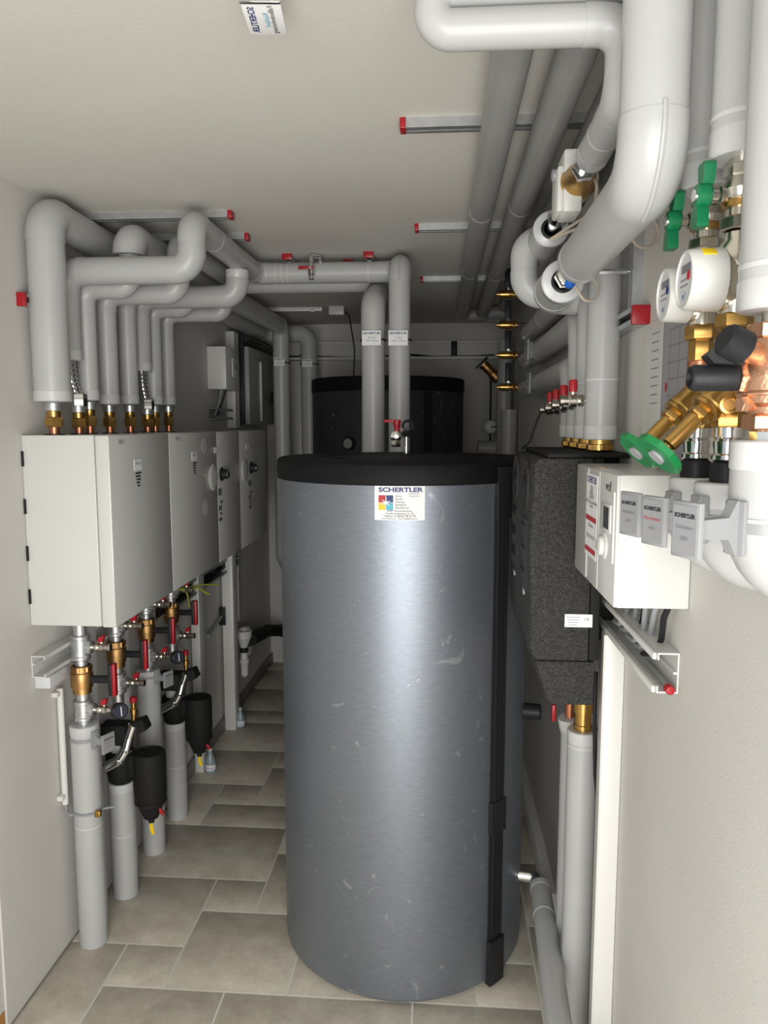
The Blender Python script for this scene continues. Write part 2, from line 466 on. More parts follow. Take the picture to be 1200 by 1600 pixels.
# sticker on the tank (slightly curved, follows the jacket)
c_ = aty(624.5, 788, 2.093); thc = math.asin((c_.x - TC.x) / TR)
Wd, Hd = .138, .096; zc = 1.556 - .002 - Hd / 2
mb = MB(); n = 8; loops = []
for dr in (.0006, .0014):
    L = []
    for k in range(n + 1):
        a = thc + (k / n - .5) * Wd / TR
        L.append((on_tank(a, zc - Hd / 2, dr), on_tank(a, zc + Hd / 2, dr)))
    loops.append([[mb.bm.verts.new(q) for q in pr] for pr in L])
for k in range(n):
    o_, i_ = loops[1], loops[0]
    mb.bm.faces.new((o_[k][0], o_[k + 1][0], o_[k + 1][1], o_[k][1]))
    mb.bm.faces.new((i_[k][0], i_[k][1], i_[k + 1][1], i_[k + 1][0]))
    mb.bm.faces.new((o_[k][0], i_[k][0], i_[k + 1][0], o_[k + 1][0])); mb.bm.faces.new((o_[k][1], o_[k + 1][1], i_[k + 1][1], i_[k][1]))
tk = part(t, 'company_sticker', mb, 'paper', 'white sticker with blue lettering and a four colour emblem')


def bend(mb):  # wrap flat lettering, built at x = arc length, z = height, onto the tank
    for q in mb.bm.verts:
        q.co = on_tank(thc + q.co.x / TR, q.co.z, .0022 + q.co.y)
    return mb


def st(body, x, z, size, align='LEFT', sx=1.0, bold=0.0):
    return MB().text(body, V((x, 0, z)), X_, Z_, size, align, sx, bold)


mb = st('SCHERTLER', -.058, zc + .0355, .0168, 'LEFT', 1.38, .0006)
part(tk, 'lettering', bend(mb), 'navy', recalc=False)
mb = MB()
for body, x, z, sz, al in [('Klima', -.012, zc + .0185, .0075, 'LEFT'), ('Sanitär', -.012, zc + .0105, .0075, 'LEFT'), ('Heizung', -.012, zc + .0025, .0075, 'LEFT'), ('Spenglerei', -.012, zc - .0055, .0075, 'LEFT'),
                           ('Brandschutz', -.012, zc - .0135, .0075, 'LEFT'), ('Meisterbetrieb', .054, zc + .0255, .005, 'RIGHT'), ('Partenkirchen', .054, zc + .0185, .005, 'RIGHT'),
                           ('83487 Marktschellenberg', 0, zc - .0222, .0066, 'CENTER'), ('Alte Berchtesgadener Str. 26', 0, zc - .0292, .0066, 'CENTER'),
                           ('Telefon: (0 8650) 98 42 90', 0, zc - .0365, .0082, 'CENTER'), ('www.schertler.eu  ·  Email: info@schertler.eu', 0, zc - .0435, .0054, 'CENTER')]:
    mb.text(body, V((x, 0, z)), X_, Z_, sz, al)
part(tk, 'small_print', bend(mb), 'ink', recalc=False)
for (x, z, mm) in [(-.0485, .0115, 'inkred'), (-.0275, .0115, 'navy'), (-.0485, -.0095, 'inkyellow'), (-.0275, -.0095, 'inkteal')]:
    part(tk, 'emblem_square', bend(MB().quad((x, 0, zc + z - .0005), X_, Z_, .0195, .0195)), mm, recalc=False)
mb = MB()
for k in range(6):
    a = 2 * PI * k / 6 + .4; u_ = V((math.cos(a), 0, math.sin(a))); v_ = V((-math.sin(a), 0, math.cos(a)))
    vs = [mb.bm.verts.new(V((-.038, .0008, zc + .0005)) + q) for q in (v_ * -.0022, u_ * .016, v_ * .0022)]; mb.bm.faces.new(vs)
part(tk, 'emblem_star', bend(mb), 'paper', recalc=False)

# small air vent valve standing on the lid
vp = aty(619, 690, 2.55); vx, vy = aty(635, 718, 2.55).x, 2.55
t = thing('air_vent_valve', 'small vent pipe with red handled ball valve on the black tank lid', 'valve', (vx, vy, 1.6175))
part(t, 'flange', MB().lathe((vx, vy, 1.6175), Z_, [(0, .024), (.005, .022), (.007, .009)]), 'black')
zt = aty(635, 677, 2.55).z
part(t, 'pipe', MB().cyl((vx, vy, 1.62), (vx, vy, zt), .0075), 'chrome')
part(t, 'nut', MB().hexn((vx, vy, zt - .012), (vx, vy, zt + .006), .016), 'black')
part(t, 'ring_eye', MB().torus((vx + .004, vy, zt + .024), (0.3, -1, 0), .017, .0045), 'black')
bx = aty(619, 682, 2.52)
part(t, 'outlet_arm', MB().tube([(vx, vy, zt), (vx, vy, zt + .022), (bx.x, 2.52, bx.z)], .008, 12, .012), 'chrome')
vb = part(t, 'valve_body', MB().lathe((bx.x, 2.535, bx.z), (0, -1, 0), [(0, .012), (.01, .014), (.012, .018), (.03, .018), (.033, .013), (.034, .004)]), 'chrome')
part(vb, 'outlet_nut', MB().hexn((bx.x, 2.515, bx.z - .034), (bx.x, 2.515, bx.z - .012), .0165), 'nickel')
zh = aty(619, 658, 2.515).z
h_ = part(t, 'handle', MB().box((bx.x - .012, 2.515, zh), (.058, .014, .010), .003), 'red', 'red lever handle')
part(h_, 'handle_hub', MB().lathe((bx.x + .003, 2.515, bx.z + .014), Z_, [(0, .010), (.01, .009), (.02, .012), (zh - bx.z - .012, .013)]), 'red')

# second tank behind
T2 = V((-0.308, 4.43, 0)); r2 = .43
t = thing('buffer_tank', 'grey cylindrical buffer tank coloured dark for the shade by the back wall', 'water tank', T2)
part(t, 'jacket', MB().lathe((T2.x, T2.y, .0), Z_, [(0, r2), (1.90, r2)], 72), 'tank_shaded')
part(t, 'lid', MB().lathe((T2.x, T2.y, 1.895), Z_, [(0, r2 + .004), (.07, r2 + .004), (.076, r2 - .004), (.0761, .01)], 72), 'lid')
part(t, 'seam_strip', MB().prism([(p.x, p.y) for p in [on_tank(.53, 0, -.01, T2, r2), on_tank(.53, 0, .006, T2, r2), on_tank(.64, 0, .006, T2, r2), on_tank(.64, 0, -.01, T2, r2)]], (0, 0, .02), X_, Y_, (0, 0, 1.87)), 'black')
tp = aty(546, 693, 4.02); th2 = math.asin((tp.x - T2.x) / r2)
g0 = on_tank(th2, tp.z, -.005, T2, r2); g1 = on_tank(th2, tp.z, .022, T2, r2)
th_ = part(t, 'thermometer', MB().cyl(g0, g1, .036, 28, .003), 'black')
part(th_, 'dial_face', MB().cyl(g1 - (g1 - g0).normalized() * .003, g1 + (g1 - g0).normalized() * .001, 0.026, 28), 'grey_plastic')

# ------------------------------------------------------------------ wall cabinets on the left
CX, CZ0, CZ1 = -0.958, 1.122, 1.6885
ys = [2.16, 2.655, 3.235, 3.605, 4.15]
clab = ['nearest white wall cabinet on the left with a small printed sticker near its top',
        'second white wall cabinet with a small sticker and faint round marks',
        'third white wall cabinet with a round white cover and a control knob',
        'farthest white wall cabinet, with round cover and knob, beside the back pipes']
for i in range(4):
    y0, y1 = ys[i] + .001, ys[i + 1] - .001; ym = (y0 + y1) / 2
    t = thing('wall_cabinet', clab[i], 'cabinet', ((XL + CX) / 2, ym, CZ0), 'white wall cabinets')
    part(t, 'housing', MB().bb((XL + .001, y0, CZ0), (CX - .045, y1, CZ1), .003), 'cab')
    fc = part(t, 'front_cover', MB().bb((CX - .0425, y0, CZ0 - .003), (CX, y1, CZ1), .005), 'cab')
    if i == 0:
        for z in (1.62, 1.48, 1.34, 1.21):
            part(t, 'side_clip', MB().bb((XL + .0005, y0 - .004, z - .022), (XL + .007, y0 + .003, z + .022)), 'black')
        part(t, 'side_seam', MB().bb((XL + .022, y0 - .0012, CZ0 + .004), (XL + .025, y0 + .003, CZ1 - .004)), 'lightgrey')
    pxs = [(216, 735), (304, 720), None, None][i]
    if pxs:
        c = atx(pxs[0], pxs[1], CX + .001)
        s_ = part(fc, 'sticker', MB().bb((CX - .001, c.y - .03, c.z - .0), (CX + .0012, c.y + .03, c.z + .035)), 'paper')
        mb = MB()
        mb.text('WP  R32', (CX + .0018, c.y, c.z + .022), Y_, Z_, .012)
        part(fc, 'sticker_print', mb, 'ink', recalc=False); mb = MB()
        for k in range(5):
            mb.quad((CX + .0018, c.y - .0 - .004 * (k % 2), c.z - .008 - .010 * k), Y_, Z_, .045 - .006 * k, .005)
        part(fc, 'printed_marks', mb, 'ink', recalc=False)
        mb = MB().text('WP %d' % (i + 1), (CX + .0012, y0 + .09, CZ1 - .022), Y_, Z_, .022); part(fc, 'handwriting', mb, 'ink_grey', recalc=False)
        if i == 1:
            for zq in (CZ1 - .055, CZ0 + .26): part(fc, 'round_mark', MB().cyl((CX - .001, (y0 + y1) / 2 + .11, zq), (CX + .0006, (y0 + y1) / 2 + .11, zq), .032, 32), 'cab_mark', 'faint round mark')
    else:
        c = atx([343, 391][i - 2], [746, 735][i - 2], CX + .03)
        part(fc, 'round_cover', MB().lathe((CX - .001, c.y, c.z), X_, [(0, .052), (.004, .057), (.007, .052), (.009, .03)], 32), 'white', 'round white domed cover')
        kb = part(fc, 'control_knob', MB().lathe((CX - .001, c.y + .13, c.z + .005), X_, [(0, .03), (.006, .03), (.008, .022), (.03, .02), (.032, .012)], 24), 'black', 'black and chrome control knob')
        part(kb, 'knob_cap', MB().cyl((CX + .026, c.y + .13, c.z + .005), (CX + .034, c.y + .13, c.z + .005), .017, 20, .002), 'chrome')
        part(fc, 'sticker', MB().bb((CX - .001, c.y + .04, c.z + .10), (CX + .0012, c.y + .1, c.z + .125)), 'paper')
        mb = MB()
        for k, (a, b_, ww, hh) in enumerate([(.1, -.07, .05, .03), (.12, -.115, .04, .012), (.1, -.14, .05, .02), (.11, -.165, .03, .012), (.1, -.19, .05, .014)]):
            mb.quad((CX + .0015, c.y + a, c.z + b_), Y_, Z_, ww, hh)
        part(fc, 'printed_marks', mb, 'ink_grey', recalc=False)
t = thing('mounting_plate', 'pale narrow wall plate beyond the farthest white cabinet', 'panel', (XL + .05, 4.25, CZ0 + .02))
part(t, 'panel', MB().bb((XL + .001, 4.155, CZ0 + .02), (CX - .06, 4.34, CZ1), .003), 'white')
for z in (1.60, 1.50, 1.40):
    part(t, 'cable_gland', MB().cyl((CX - .07, 4.2, z), (CX - .04, 4.2, z), .014, 14, .002), 'black')


# ------------------------------------------------------------------ risers above the cabinets
def union(t, c, z0, z1, s=1.0, top='galv'):
    x, y = c; h = z1 - z0
    part(t, 'copper_stub', MB().cyl((x, y, z0), (x, y, z0 + h * .3), .017 * s, 18), 'copper')
    part(t, 'base_washer', MB().cyl((x, y, z0), (x, y, z0 + .003), .033 * s, 18), 'black')
    part(t, 'union_nut', MB().hexn((x, y, z0 + h * .22), (x, y, z0 + h * .50), .029 * s, .3), 'brass')
    part(t, 'union_collar', MB().lathe((x, y, z0 + h * .48), Z_, [(0, .019 * s), (.004, .022 * s), (h * .22, .022 * s), (h * .24, .019 * s)]), 'brass')
    part(t, 'press_nut', MB().lathe((x, y, z0 + h * .68), Z_, [(0, .022 * s), (.002, .028 * s), (h * .22, .028 * s), (h * .25, .024 * s), (h * .32, .021 * s)]), top)


ZR = 2.335
RX0 = {}
for k, (px, y) in {'R1': (85, 2.235), 'R2f': (124, 2.40), 'R3': (141, 2.465), 'R4': (172, 2.62), 'R5': (204, 2.79), 'R6f': (231, 2.945), 'R7': (243, 3.03), 'R8': (264, 3.18)}.items():
    RX0[k] = (aty(px, 668, y).x, y)


def zpy(px, py, y): return aty(px, py, y).z


grp = 'grey insulated risers above the wall cabinets'
# 1: thick riser
x, y = RX0['R1']; zb = zpy(80, 627, y)
t = pipe('thickest grey insulated riser at the far left, turning back along the left wall', [(x, y, zb), (x, y, ZR - .005), (x, 4.99, 2.3), (-.858, 4.99, 2.3), (-.858, 4.99, .1)], .053, ends=(1, 0), group=grp)
union(t, (x, y), CZ1, zb + .004, .92)
# 2: hose riser, jogs right and runs to the tank
def seam_arc(x, y, z, Rb, r):
    # raised seam along the outer side of an elbow that leads from straight down/up to +y
    up = 1 if Rb > 0 else -1; Rb = abs(Rb); c = V((x, y + Rb, z + up * Rb)); rr = Rb + r * 1.036
    pts = [c + V((0, -rr * math.cos(a), -up * rr * math.sin(a))) for a in [PI / 2 * (k / 10) for k in range(-1, 10)]]
    return MB().tube(pts, .0035, 8, raw=True)


x2 = aty(107, 563, 2.385).x; y2 = 2.385; zb = zpy(115, 563, y2); zh = zpy(200, 423, y2); xr = aty(300, 400, y2).x; r_ = .042
xA = -.1665
run2 = [(x2, y2, zb), (x2, y2, zh), (xr, y2, zh), (xr, y2, ZR), (xr, 3.2, ZR), (xA, 3.2, ZR), (xA, 3.05, ZR), (xA, 3.05, 1.2)]
t = pipe('grey riser above the first steel hose, crossing over to the taller tank pipe', run2, r_, ends=(1, 0), group=grp,
         bands=[((-.68, 3.2, ZR), X_), ((-.655, 3.2, ZR), X_), ((-.63, 3.2, ZR), X_), ((-.30, 3.2, ZR), X_), ((xr, 2.6, ZR), Y_)])

part(t, 'elbow_seam', seam_arc(xA, 3.05, ZR, -.055, r_), 'pvc')


def hose(t, p0, p1, p2):
    a = part(t, 'steel_hose', MB().tube([p0, p1, p2], .017, 14, .05), 'chrome', 'shiny corrugated steel hose')
    mb = MB(); P = fillet([p0, p1, p2], .05, 6); L = [0]
    for u_, v_ in zip(P, P[1:]): L.append(L[-1] + (v_ - u_).length)
    for k in range(9):
        s_ = L[-1] * (k + .7) / 10
        for i in range(len(P) - 1):
            if L[i] <= s_ <= L[i + 1]:
                f_ = (s_ - L[i]) / max(1e-6, L[i + 1] - L[i]); q = P[i].lerp(P[i + 1], f_); mb.torus(q, P[i + 1] - P[i], .017, .004, 16, 6); break
    part(a, 'corrugation', mb, 'chrome')
    q = V(p2); part(t, 'hose_nut', MB().hexn(q - V((0, 0, .012)), q + V((0, 0, .03)), .027), 'chrome')


xf, yf = RX0['R2f']
hose(t, V((x2, y2, zb + .01)), V((x2 + .005, y2, zb - .06)), V((xf, yf, CZ1 + .098)))
union(t, (xf, yf), CZ1, CZ1 + .10, .85)
# second trunk (fed by 3, 5, 7)
xV = -1.0
t = pipe('thick grey pipe running back high along the left wall and dropping beside the dark tank', [(xV, 2.465, 2.255), (xV, 2.465, 2.31), (xV, 3.3, 2.31), (-.979, 4.7, 2.31), (-.979, 4.7, .9), (-.979, 4.85, .8)], .05, group=grp)
for key, lab, extra in [('R3', 'slim grey riser left of centre, third from the left, behind the hose riser', 451), ('R5', 'slim grey riser in the middle of the row, fifth from the left', 461), ('R7', 'slim grey riser just right of the second steel hose', 484)]:
    x, y = RX0[key]; zb = zpy(140, {'R3': 625, 'R5': 631, 'R7': 632}[key], y); zh = zpy(170, extra, y); zh = min(zh, 2.185)
    t = pipe(lab, [(x, y, zb), (x, y, zh), (xV, y, zh), (xV, y, 2.262)], .034 if key != 'R3' else .033, ends=(1, 0), group=grp, R=.04)
    union(t, (x, y), CZ1, zb + .004, .78)
# third trunk (fed by 4, 8) going to the lower tank pipe
xW = -.895
x, y = RX0['R4']; zb = zpy(175, 631, y); zh = zpy(240, 459, y); xB = -.274
t = pipe('grey riser fourth from the left, running back to the shorter tank pipe', [(x, y, zb), (x, y, zh), (xW, y, zh), (xW, y, 2.328), (xW, 3.42, 2.328), (xB, 3.42, 2.328), (xB, 3.1, 2.19), (xB, 3.1, 1.2)], .036, ends=(1, 0), group=grp, elbow=False)
for (a, b_, c) in [((x, y, zh - .06), (x, y, zh), (x + .06, y, zh)), ((xW - .06, y, zh), (xW, y, zh), (xW, y, zh + .06))]:
    part(t, 'elbow_cover', MB().tube([a, b_, c], .0375, 28, .045), 'pvc')
part(t, 'jacket', MB().tube([(xB, 3.25, 2.255), (xB, 3.1, 2.19), (xB, 3.1, 1.2)], .046, 28, .06), 'pvc')
part(t, 'elbow_cover', MB().tube([(xB, 3.2, 2.233), (xB, 3.1, 2.19), (xB, 3.1, 2.09)], .0485, 28, .06), 'pvc')
union(t, RX0['R4'], CZ1, zb + .004, .82, 'chrome')
x, y = RX0['R8']; zb = zpy(265, 632, y); zh = zpy(300, 491, y)
t = pipe('rightmost slim grey riser above the second cabinet', [(x, y, zb), (x, y, zh), (xW, y, zh), (xW, y, 2.27)], .032, ends=(1, 0), group=grp)
union(t, (x, y), CZ1, zb + .004, .78)
# 6: second hose riser
y6 = 2.93; x6 = aty(218, 520, y6).x; zb = zpy(226, 580, y6); zh = zpy(320, 464, y6); xe = aty(371, 450, y6).x; r_ = .042
t = pipe('grey riser above the second steel hose, jogging right to an upturned elbow', [(x6, y6, zb), (x6, y6, zh), (xe, y6, zh), (xe, y6, 2.296)], r_, ends=(1, 1), group=grp)
xf, yf = RX0['R6f']
hose(t, V((x6, y6, zb + .01)), V((x6 + .005, y6, zb - .06)), V((xf, yf, CZ1 + .098)))
union(t, (xf, yf), CZ1, CZ1 + .10, .85)

# pipe labels (plate, lettering, strap); p is the centre of the plate, pipe axis vertical
def tag_plate(label, p, pr, lines, wd=.06, hd=.047, group='white pipe tags', ax=None):
    p = V(p); t = thing('pipe_tag', label, 'label', p - V((0, 0, hd / 2)), group)
    part(t, 'plate', MB().box(p, (wd, .004, hd), .001), 'paper')
    mb = MB()
    mb.torus(p + V((-wd * .38, -.0032, hd * .3)), Y_, wd * .055, wd * .012, 14, 4)
    mb.text('SCHERTLER', p + V((wd * .05, -.0026, hd * .3)), X_, Z_, wd * .155, 'CENTER', 1.0, .0003)
    part(t, 'lettering', mb, 'navy', recalc=False)
    mb = MB()
    for k, s_ in enumerate(lines): mb.text(s_, p + V((0.002, -.0026, hd * (.02 - .2 * k))), X_, Z_, wd * .12)
    part(t, 'pipe_name', mb, 'ink_grey', recalc=False)
    c = p + V((ax or 0, pr + .004, -.004))
    part(t, 'strap', MB().torus(c, Z_, pr + .0025, .003, 36, 6), 'black')
    return t


p = aty(622, 528, 3.0); tag_plate('white pipe tag on the right pipe above the tank', V((p.x, 3.05 - .047 - .003, p.z)), .044, ['Vorlauf', 'Puffer Heizung'], .075, .058, ax=xA - p.x)
p = aty(580.5, 528, 3.05); tag_plate('white pipe tag on the left pipe above the tank', V((p.x, 3.1 - .047 - .004, p.z)), .048, ['Rücklauf', 'Puffer Heizung'], .075, .058, ax=xB - p.x)
p = aty(436, 565, 4.64); tag_plate('white pipe tag on the left of the two pipes beside the dark tank', V((p.x, 4.7 - .055, p.z)), .053, ['Vorlauf', 'Wärmepumpe'], .066, .05, ax=-.979 - p.x)
p = aty(480, 567, 4.93); tag_plate('white pipe tag on the right of the two pipes beside the dark tank', V((p.x, 4.99 - .058, p.z)), .056, ['Rücklauf', 'Wärmepumpe'], .066, .05, ax=-.858 - p.x)


# ------------------------------------------------------------------ mounting rails
def rail(label, p0, p1, out, caps=(0, 1), wdt=.038, hgt=.022, group='zinc mounting rails with red caps', up=None):
    """C-rail from p0 to p1, lying on a surface whose outward normal is `out`; the slot opens outward"""
    p0, p1 = V(p0), V(p1); d = (p1 - p0).normalized(); o_ = V(out).normalized(); sd = d.cross(o_)
    t = thing('mounting_rail', label, 'rail', p0, group)
    a, h, k = wdt / 2, hgt, .004
    poly = [(-a, 0), (a, 0), (a, h), (a * .4, h), (a * .4, h - k), (a - k, h - k), (a - k, k), (-a + k, k), (-a + k, h - k), (-a * .4, h - k), (-a * .4, h), (-a, h)]
    part(t, 'profile', MB().prism(poly, p0, sd, o_, p1 - p0), 'zinc')
    for e, pe, dd in ((caps[0], p0, -d), (caps[1], p1, d)):
        if e: part(t, 'end_cap', MB().box(pe + dd * .006 + o_ * h / 2, (wdt * 1.08, hgt * 1.12, .014), .002, (sd, o_, d)), 'red', 'red plastic end cap')
    return t


dn = (0, 0, -1)
rail('zinc ceiling rail above the left pipes, nearest the door', (XL + .01, 2.535, ZC), (aty(358, 341, 2.535).x, 2.535, ZC), dn)
rail('zinc ceiling rail above the left pipes, second from the door', (XL + .01, 2.83, ZC), (aty(384, 371, 2.83).x, 2.83, ZC), dn)
for k, (px, py, nm) in enumerate([(634, 197, 'nearest the door, crossing above the dark ceiling pipes'), (654, 357, 'middle of the three crossing above the dark ceiling pipes'), (661, 437, 'farthest of the three crossing above the dark ceiling pipes')]):
    q = atz(px, py, ZC - .012); rail('zinc ceiling rail ' + nm, (XR - .02, q.y, ZC), (q.x, q.y, ZC), dn)
for k, (px, py, nm) in enumerate([(449, 403, 'leftmost of three above the cross pipe'), (544, 412, 'middle one, farthest back, above the cross pipe'), (576, 400, 'rightmost of three above the cross pipe')]):
    q = atz(px, py, ZC - .015); rail('short red capped ceiling rail, ' + nm, (q.x, q.y + .5, ZC), (q.x, q.y, ZC), dn)
    if k != 1: solo('threaded_hanger', 'thin threaded hanger rod under the %s red capped rail above the cross pipe' % ('leftmost' if k == 0 else 'rightmost'), 'hanger', MB().cyl((q.x + .002, q.y + .02, ZC - .026), (q.x + .002, q.y + .02, ZR + .043 if q.y + .02 > 3.1 else 2.37), .004, 8).hexn((q.x + .002, q.y + .02, ZC - .036), (q.x + .002, q.y + .02, ZC - .026), .009), 'zinc', 'threaded hanger rods')
q = atx(35, 470, XL); rail('short zinc wall bracket with red cap beside the thick left riser', (XL, q.y + .12, q.z), (XL, q.y - .02, q.z), (1, 0, 0), wdt=.036, hgt=.024)

# drain valve under the cross pipe
p = aty(487, 422, 3.15)
t = thing('drain_valve', 'small chrome valve with dark red handle on the cross pipe', 'valve', p)
part(t, 'standpipe', MB().tube([(p.x + .03, 3.2, ZR + .02), (p.x + .03, 3.17, 2.392), (p.x, 3.14, 2.392), (p.x, 3.14, p.z - .02)], .009, 12, .012), 'chrome')
part(t, 'valve_body', MB().lathe((p.x, 3.14, p.z + .012), dn, [(0, .010), (.004, .014), (.03, .014), (.034, .011), (.05, .011), (.052, .008)]), 'chrome')
part(t, 'handle', MB().box((p.x - .018, 3.12, p.z + .004), (.062, .008, .013), .002), 'red', 'dark red lever')
part(t, 'handle_screw', MB().cyl((p.x, 3.14, p.z + .004), (p.x, 3.112, p.z + .004), .006, 10), 'chrome')

# ------------------------------------------------------------------ floor risers and valve columns under the cabinets
PP = [(-1.147, 2.316), (-1.148, 2.582), (-1.150, 2.87), (-1.148, 3.144)]
PT = [zpy(134, 1131, 2.316), zpy(190, 1220, 2.582), zpy(232, 1046, 2.87), 0.0]
PT[3] = PT[1]
RP = .045
fl_lab = ['grey floor pipe nearest the door under the valve column', 'grey floor pipe under the nearer black filter', 'grey floor pipe between the two black filters', 'grey floor pipe under the farther black filter']
for (x, y), zt, lb in zip(PP, PT, fl_lab):
    t = pipe(lb, [(x, y, 0), (x, y, zt)], RP, ends=(0, 1), elbow=False, group='thick grey floor pipes on the left', bands=[((x, y, zt * .55), Z_)])
for (x, y), lb in zip([(-1.19, 2.46), (-1.19, 2.735), (-1.19, 3.0)], ['first', 'second', 'third']):
    pipe('slim pale pipe against the left wall behind the thick floor pipes, %s from the door' % lb, [(x, y, 0), (x, y, CZ0 - .002)], .026, elbow=False, group='slim pale wall pipes', bands=[((x, y, .9), Z_)])


def small_valve(t, p, d, s=1.0, hcol='red', up=Z_):
    """little ball valve leaving p along d, lever on the side `up`"""
    p, d = V(p), V(d).normalized(); up = V(up)
    v_ = part(t, 'side_valve', MB().lathe(p, d, [(0, .009 * s), (.008 * s, .009 * s), (.010 * s, .013 * s), (.018 * s, .013 * s), (.022 * s, .011 * s), (.026 * s, .014 * s), (.036 * s, .014 * s), (.040 * s, .010 * s), (.05 * s, .010 * s), (.052 * s, .012 * s), (.06 * s, .012 * s)], 16), 'nickel')
    c = p + d * .03 * s
    part(v_, 'valve_stem', MB().cyl(c, c + up * .024 * s, .005 * s, 10), 'nickel')
    part(v_, 'lever', MB().prism([(-.012 * s, 0), (.006 * s, 0), (.012 * s, .022 * s), (-.006 * s, .016 * s)], c + up * .018 * s - d.cross(up) * .007 * s, d, up, d.cross(up) * .014 * s), hcol, 'small red lever')
    return v_


def bronze_valve(t, c, z0, z1, s=1.0):
    x, y = c; h = z1 - z0
    b_ = part(t, 'bronze_valve_body', MB().lathe((x, y, z0), Z_, [(0, .026), (.001, .029), (h * .2, .029), (h * .22, .034), (h * .45, .0355), (h * .55, .0355), (h * .75, .034), (h * .78, .031), (h * .98, .031), (h, .027)], 24), 'bronze', 'bronze ball valve body')
    part(b_, 'hex_end', MB().hexn((x, y, z0 + h * .78), (x, y, z1), .0335), 'bronze')
    zc_ = z0 + h * .5
    part(t, 'stem_extension', MB().cyl((x + .03, y, zc_), (x + .092, y, zc_), .0125, 16, .002), 'black')
    hb = part(t, 'handle_back', MB().box((x + .096, y, zc_), (.014, .024, .104), .004), 'black')
    part(hb, 'handle_front', MB().box((x + .108, y, zc_), (.012, .024, .108), .004), 'red', 'red T handle front')


def tee(t, c, z0, z1, d=X_):
    x, y = c; h = z1 - z0
    b_ = part(t, 'tee_fitting', MB().lathe((x, y, z0), Z_, [(0, .027), (.003, .031), (.012, .031), (.014, .029), (h - .014, .029), (h - .012, .031), (h - .003, .031), (h, .027)], 24), 'galv', 'galvanised tee fitting')
    part(b_, 'side_boss', MB().lathe(V((x, y, z0 + h * .5)) + V(d) * .02, d, [(0, .022), (.018, .022), (.020, .019)], 18), 'galv')


def nipple(t, c, z0, z1):
    part(t, 'nipple', MB().cyl((c[0], c[1], z0), (c[0], c[1], z1), .021, 20), 'galv')


def column(label, k, pys, px, low_valve=True, gauge=False):
    x, y = PP[k]; z = [zpy(px, q, y) for q in pys]      # tee1 top, tee1 bottom, bronze top, bronze bottom, tee2 top, tee2 bottom, pipe top
    t = thing('valve_column', label, 'valve', (x, y, z[6]), 'valve columns under the cabinets')
    nipple(t, (x, y), z[0] - .002, CZ0 - .004)
    part(t, 'brass_ring', MB().hexn((x, y, max(z[0] + .006, CZ0 - .03)), (x, y, CZ0 - .006), .03), 'brass')
    tee(t, (x, y), z[1], z[0]); nipple(t, (x, y), z[2] - .002, z[1] + .002)
    bronze_valve(t, (x, y), z[3], z[2]); nipple(t, (x, y), z[4] - .002, z[3] + .002)
    tee(t, (x, y), z[5], z[4]); nipple(t, (x, y), z[6] - .01, z[5] + .002)
    small_valve(t, (x + .04, y, (z[0] + z[1]) / 2), (1, 0, 0))
    if low_valve: small_valve(t, (x + .04, y, (z[4] + z[5]) / 2), (1, 0, 0))
    if gauge:
        zc_ = (z[4] + z[5]) / 2; c = V((x + .118, y - .004, zc_)); d = V((.75, -.62, .12)).normalized()
        part(t, 'gauge_neck', MB().cyl((x + .095, y, zc_), c, .008, 12), 'black')
        g = part(t, 'pressure_gauge', MB().lathe(c - d * .008, d, [(0, .022), (.004, .026), (.024, .026), (.026, .023)], 28), 'black', 'black round pressure gauge')
        part(g, 'gauge_face', MB().cyl(c + d * .0175, c + d * .0188, .0215, 28), 'dial')
        part(g, 'pointer', MB().box(c + d * .0195, (.003, .0008, .03), 0, (d.cross(Z_).normalized(), d, d.cross(Z_).normalized().cross(d))), 'paper')
    return t


column('nearest column of bronze and steel valves with red T handle and black gauge', 0, (991, 1030, 1039, 1082, 1092, 1124, 1131), 128, True, True)
column('second column of valves from the door, above the nearer black filter', 1, (961, 993, 1001, 1042, 1050, 1082, 1096), 180)
column('third column of valves from the door, on the floor pipe between the filters', 2, (930, 958, 966, 1003, 1010, 1040, 1046), 230, True, True)
column('farthest column of valves, its red handle in front of the white post', 3, (908, 934, 941, 972, 979, 1006, 1020), 266)


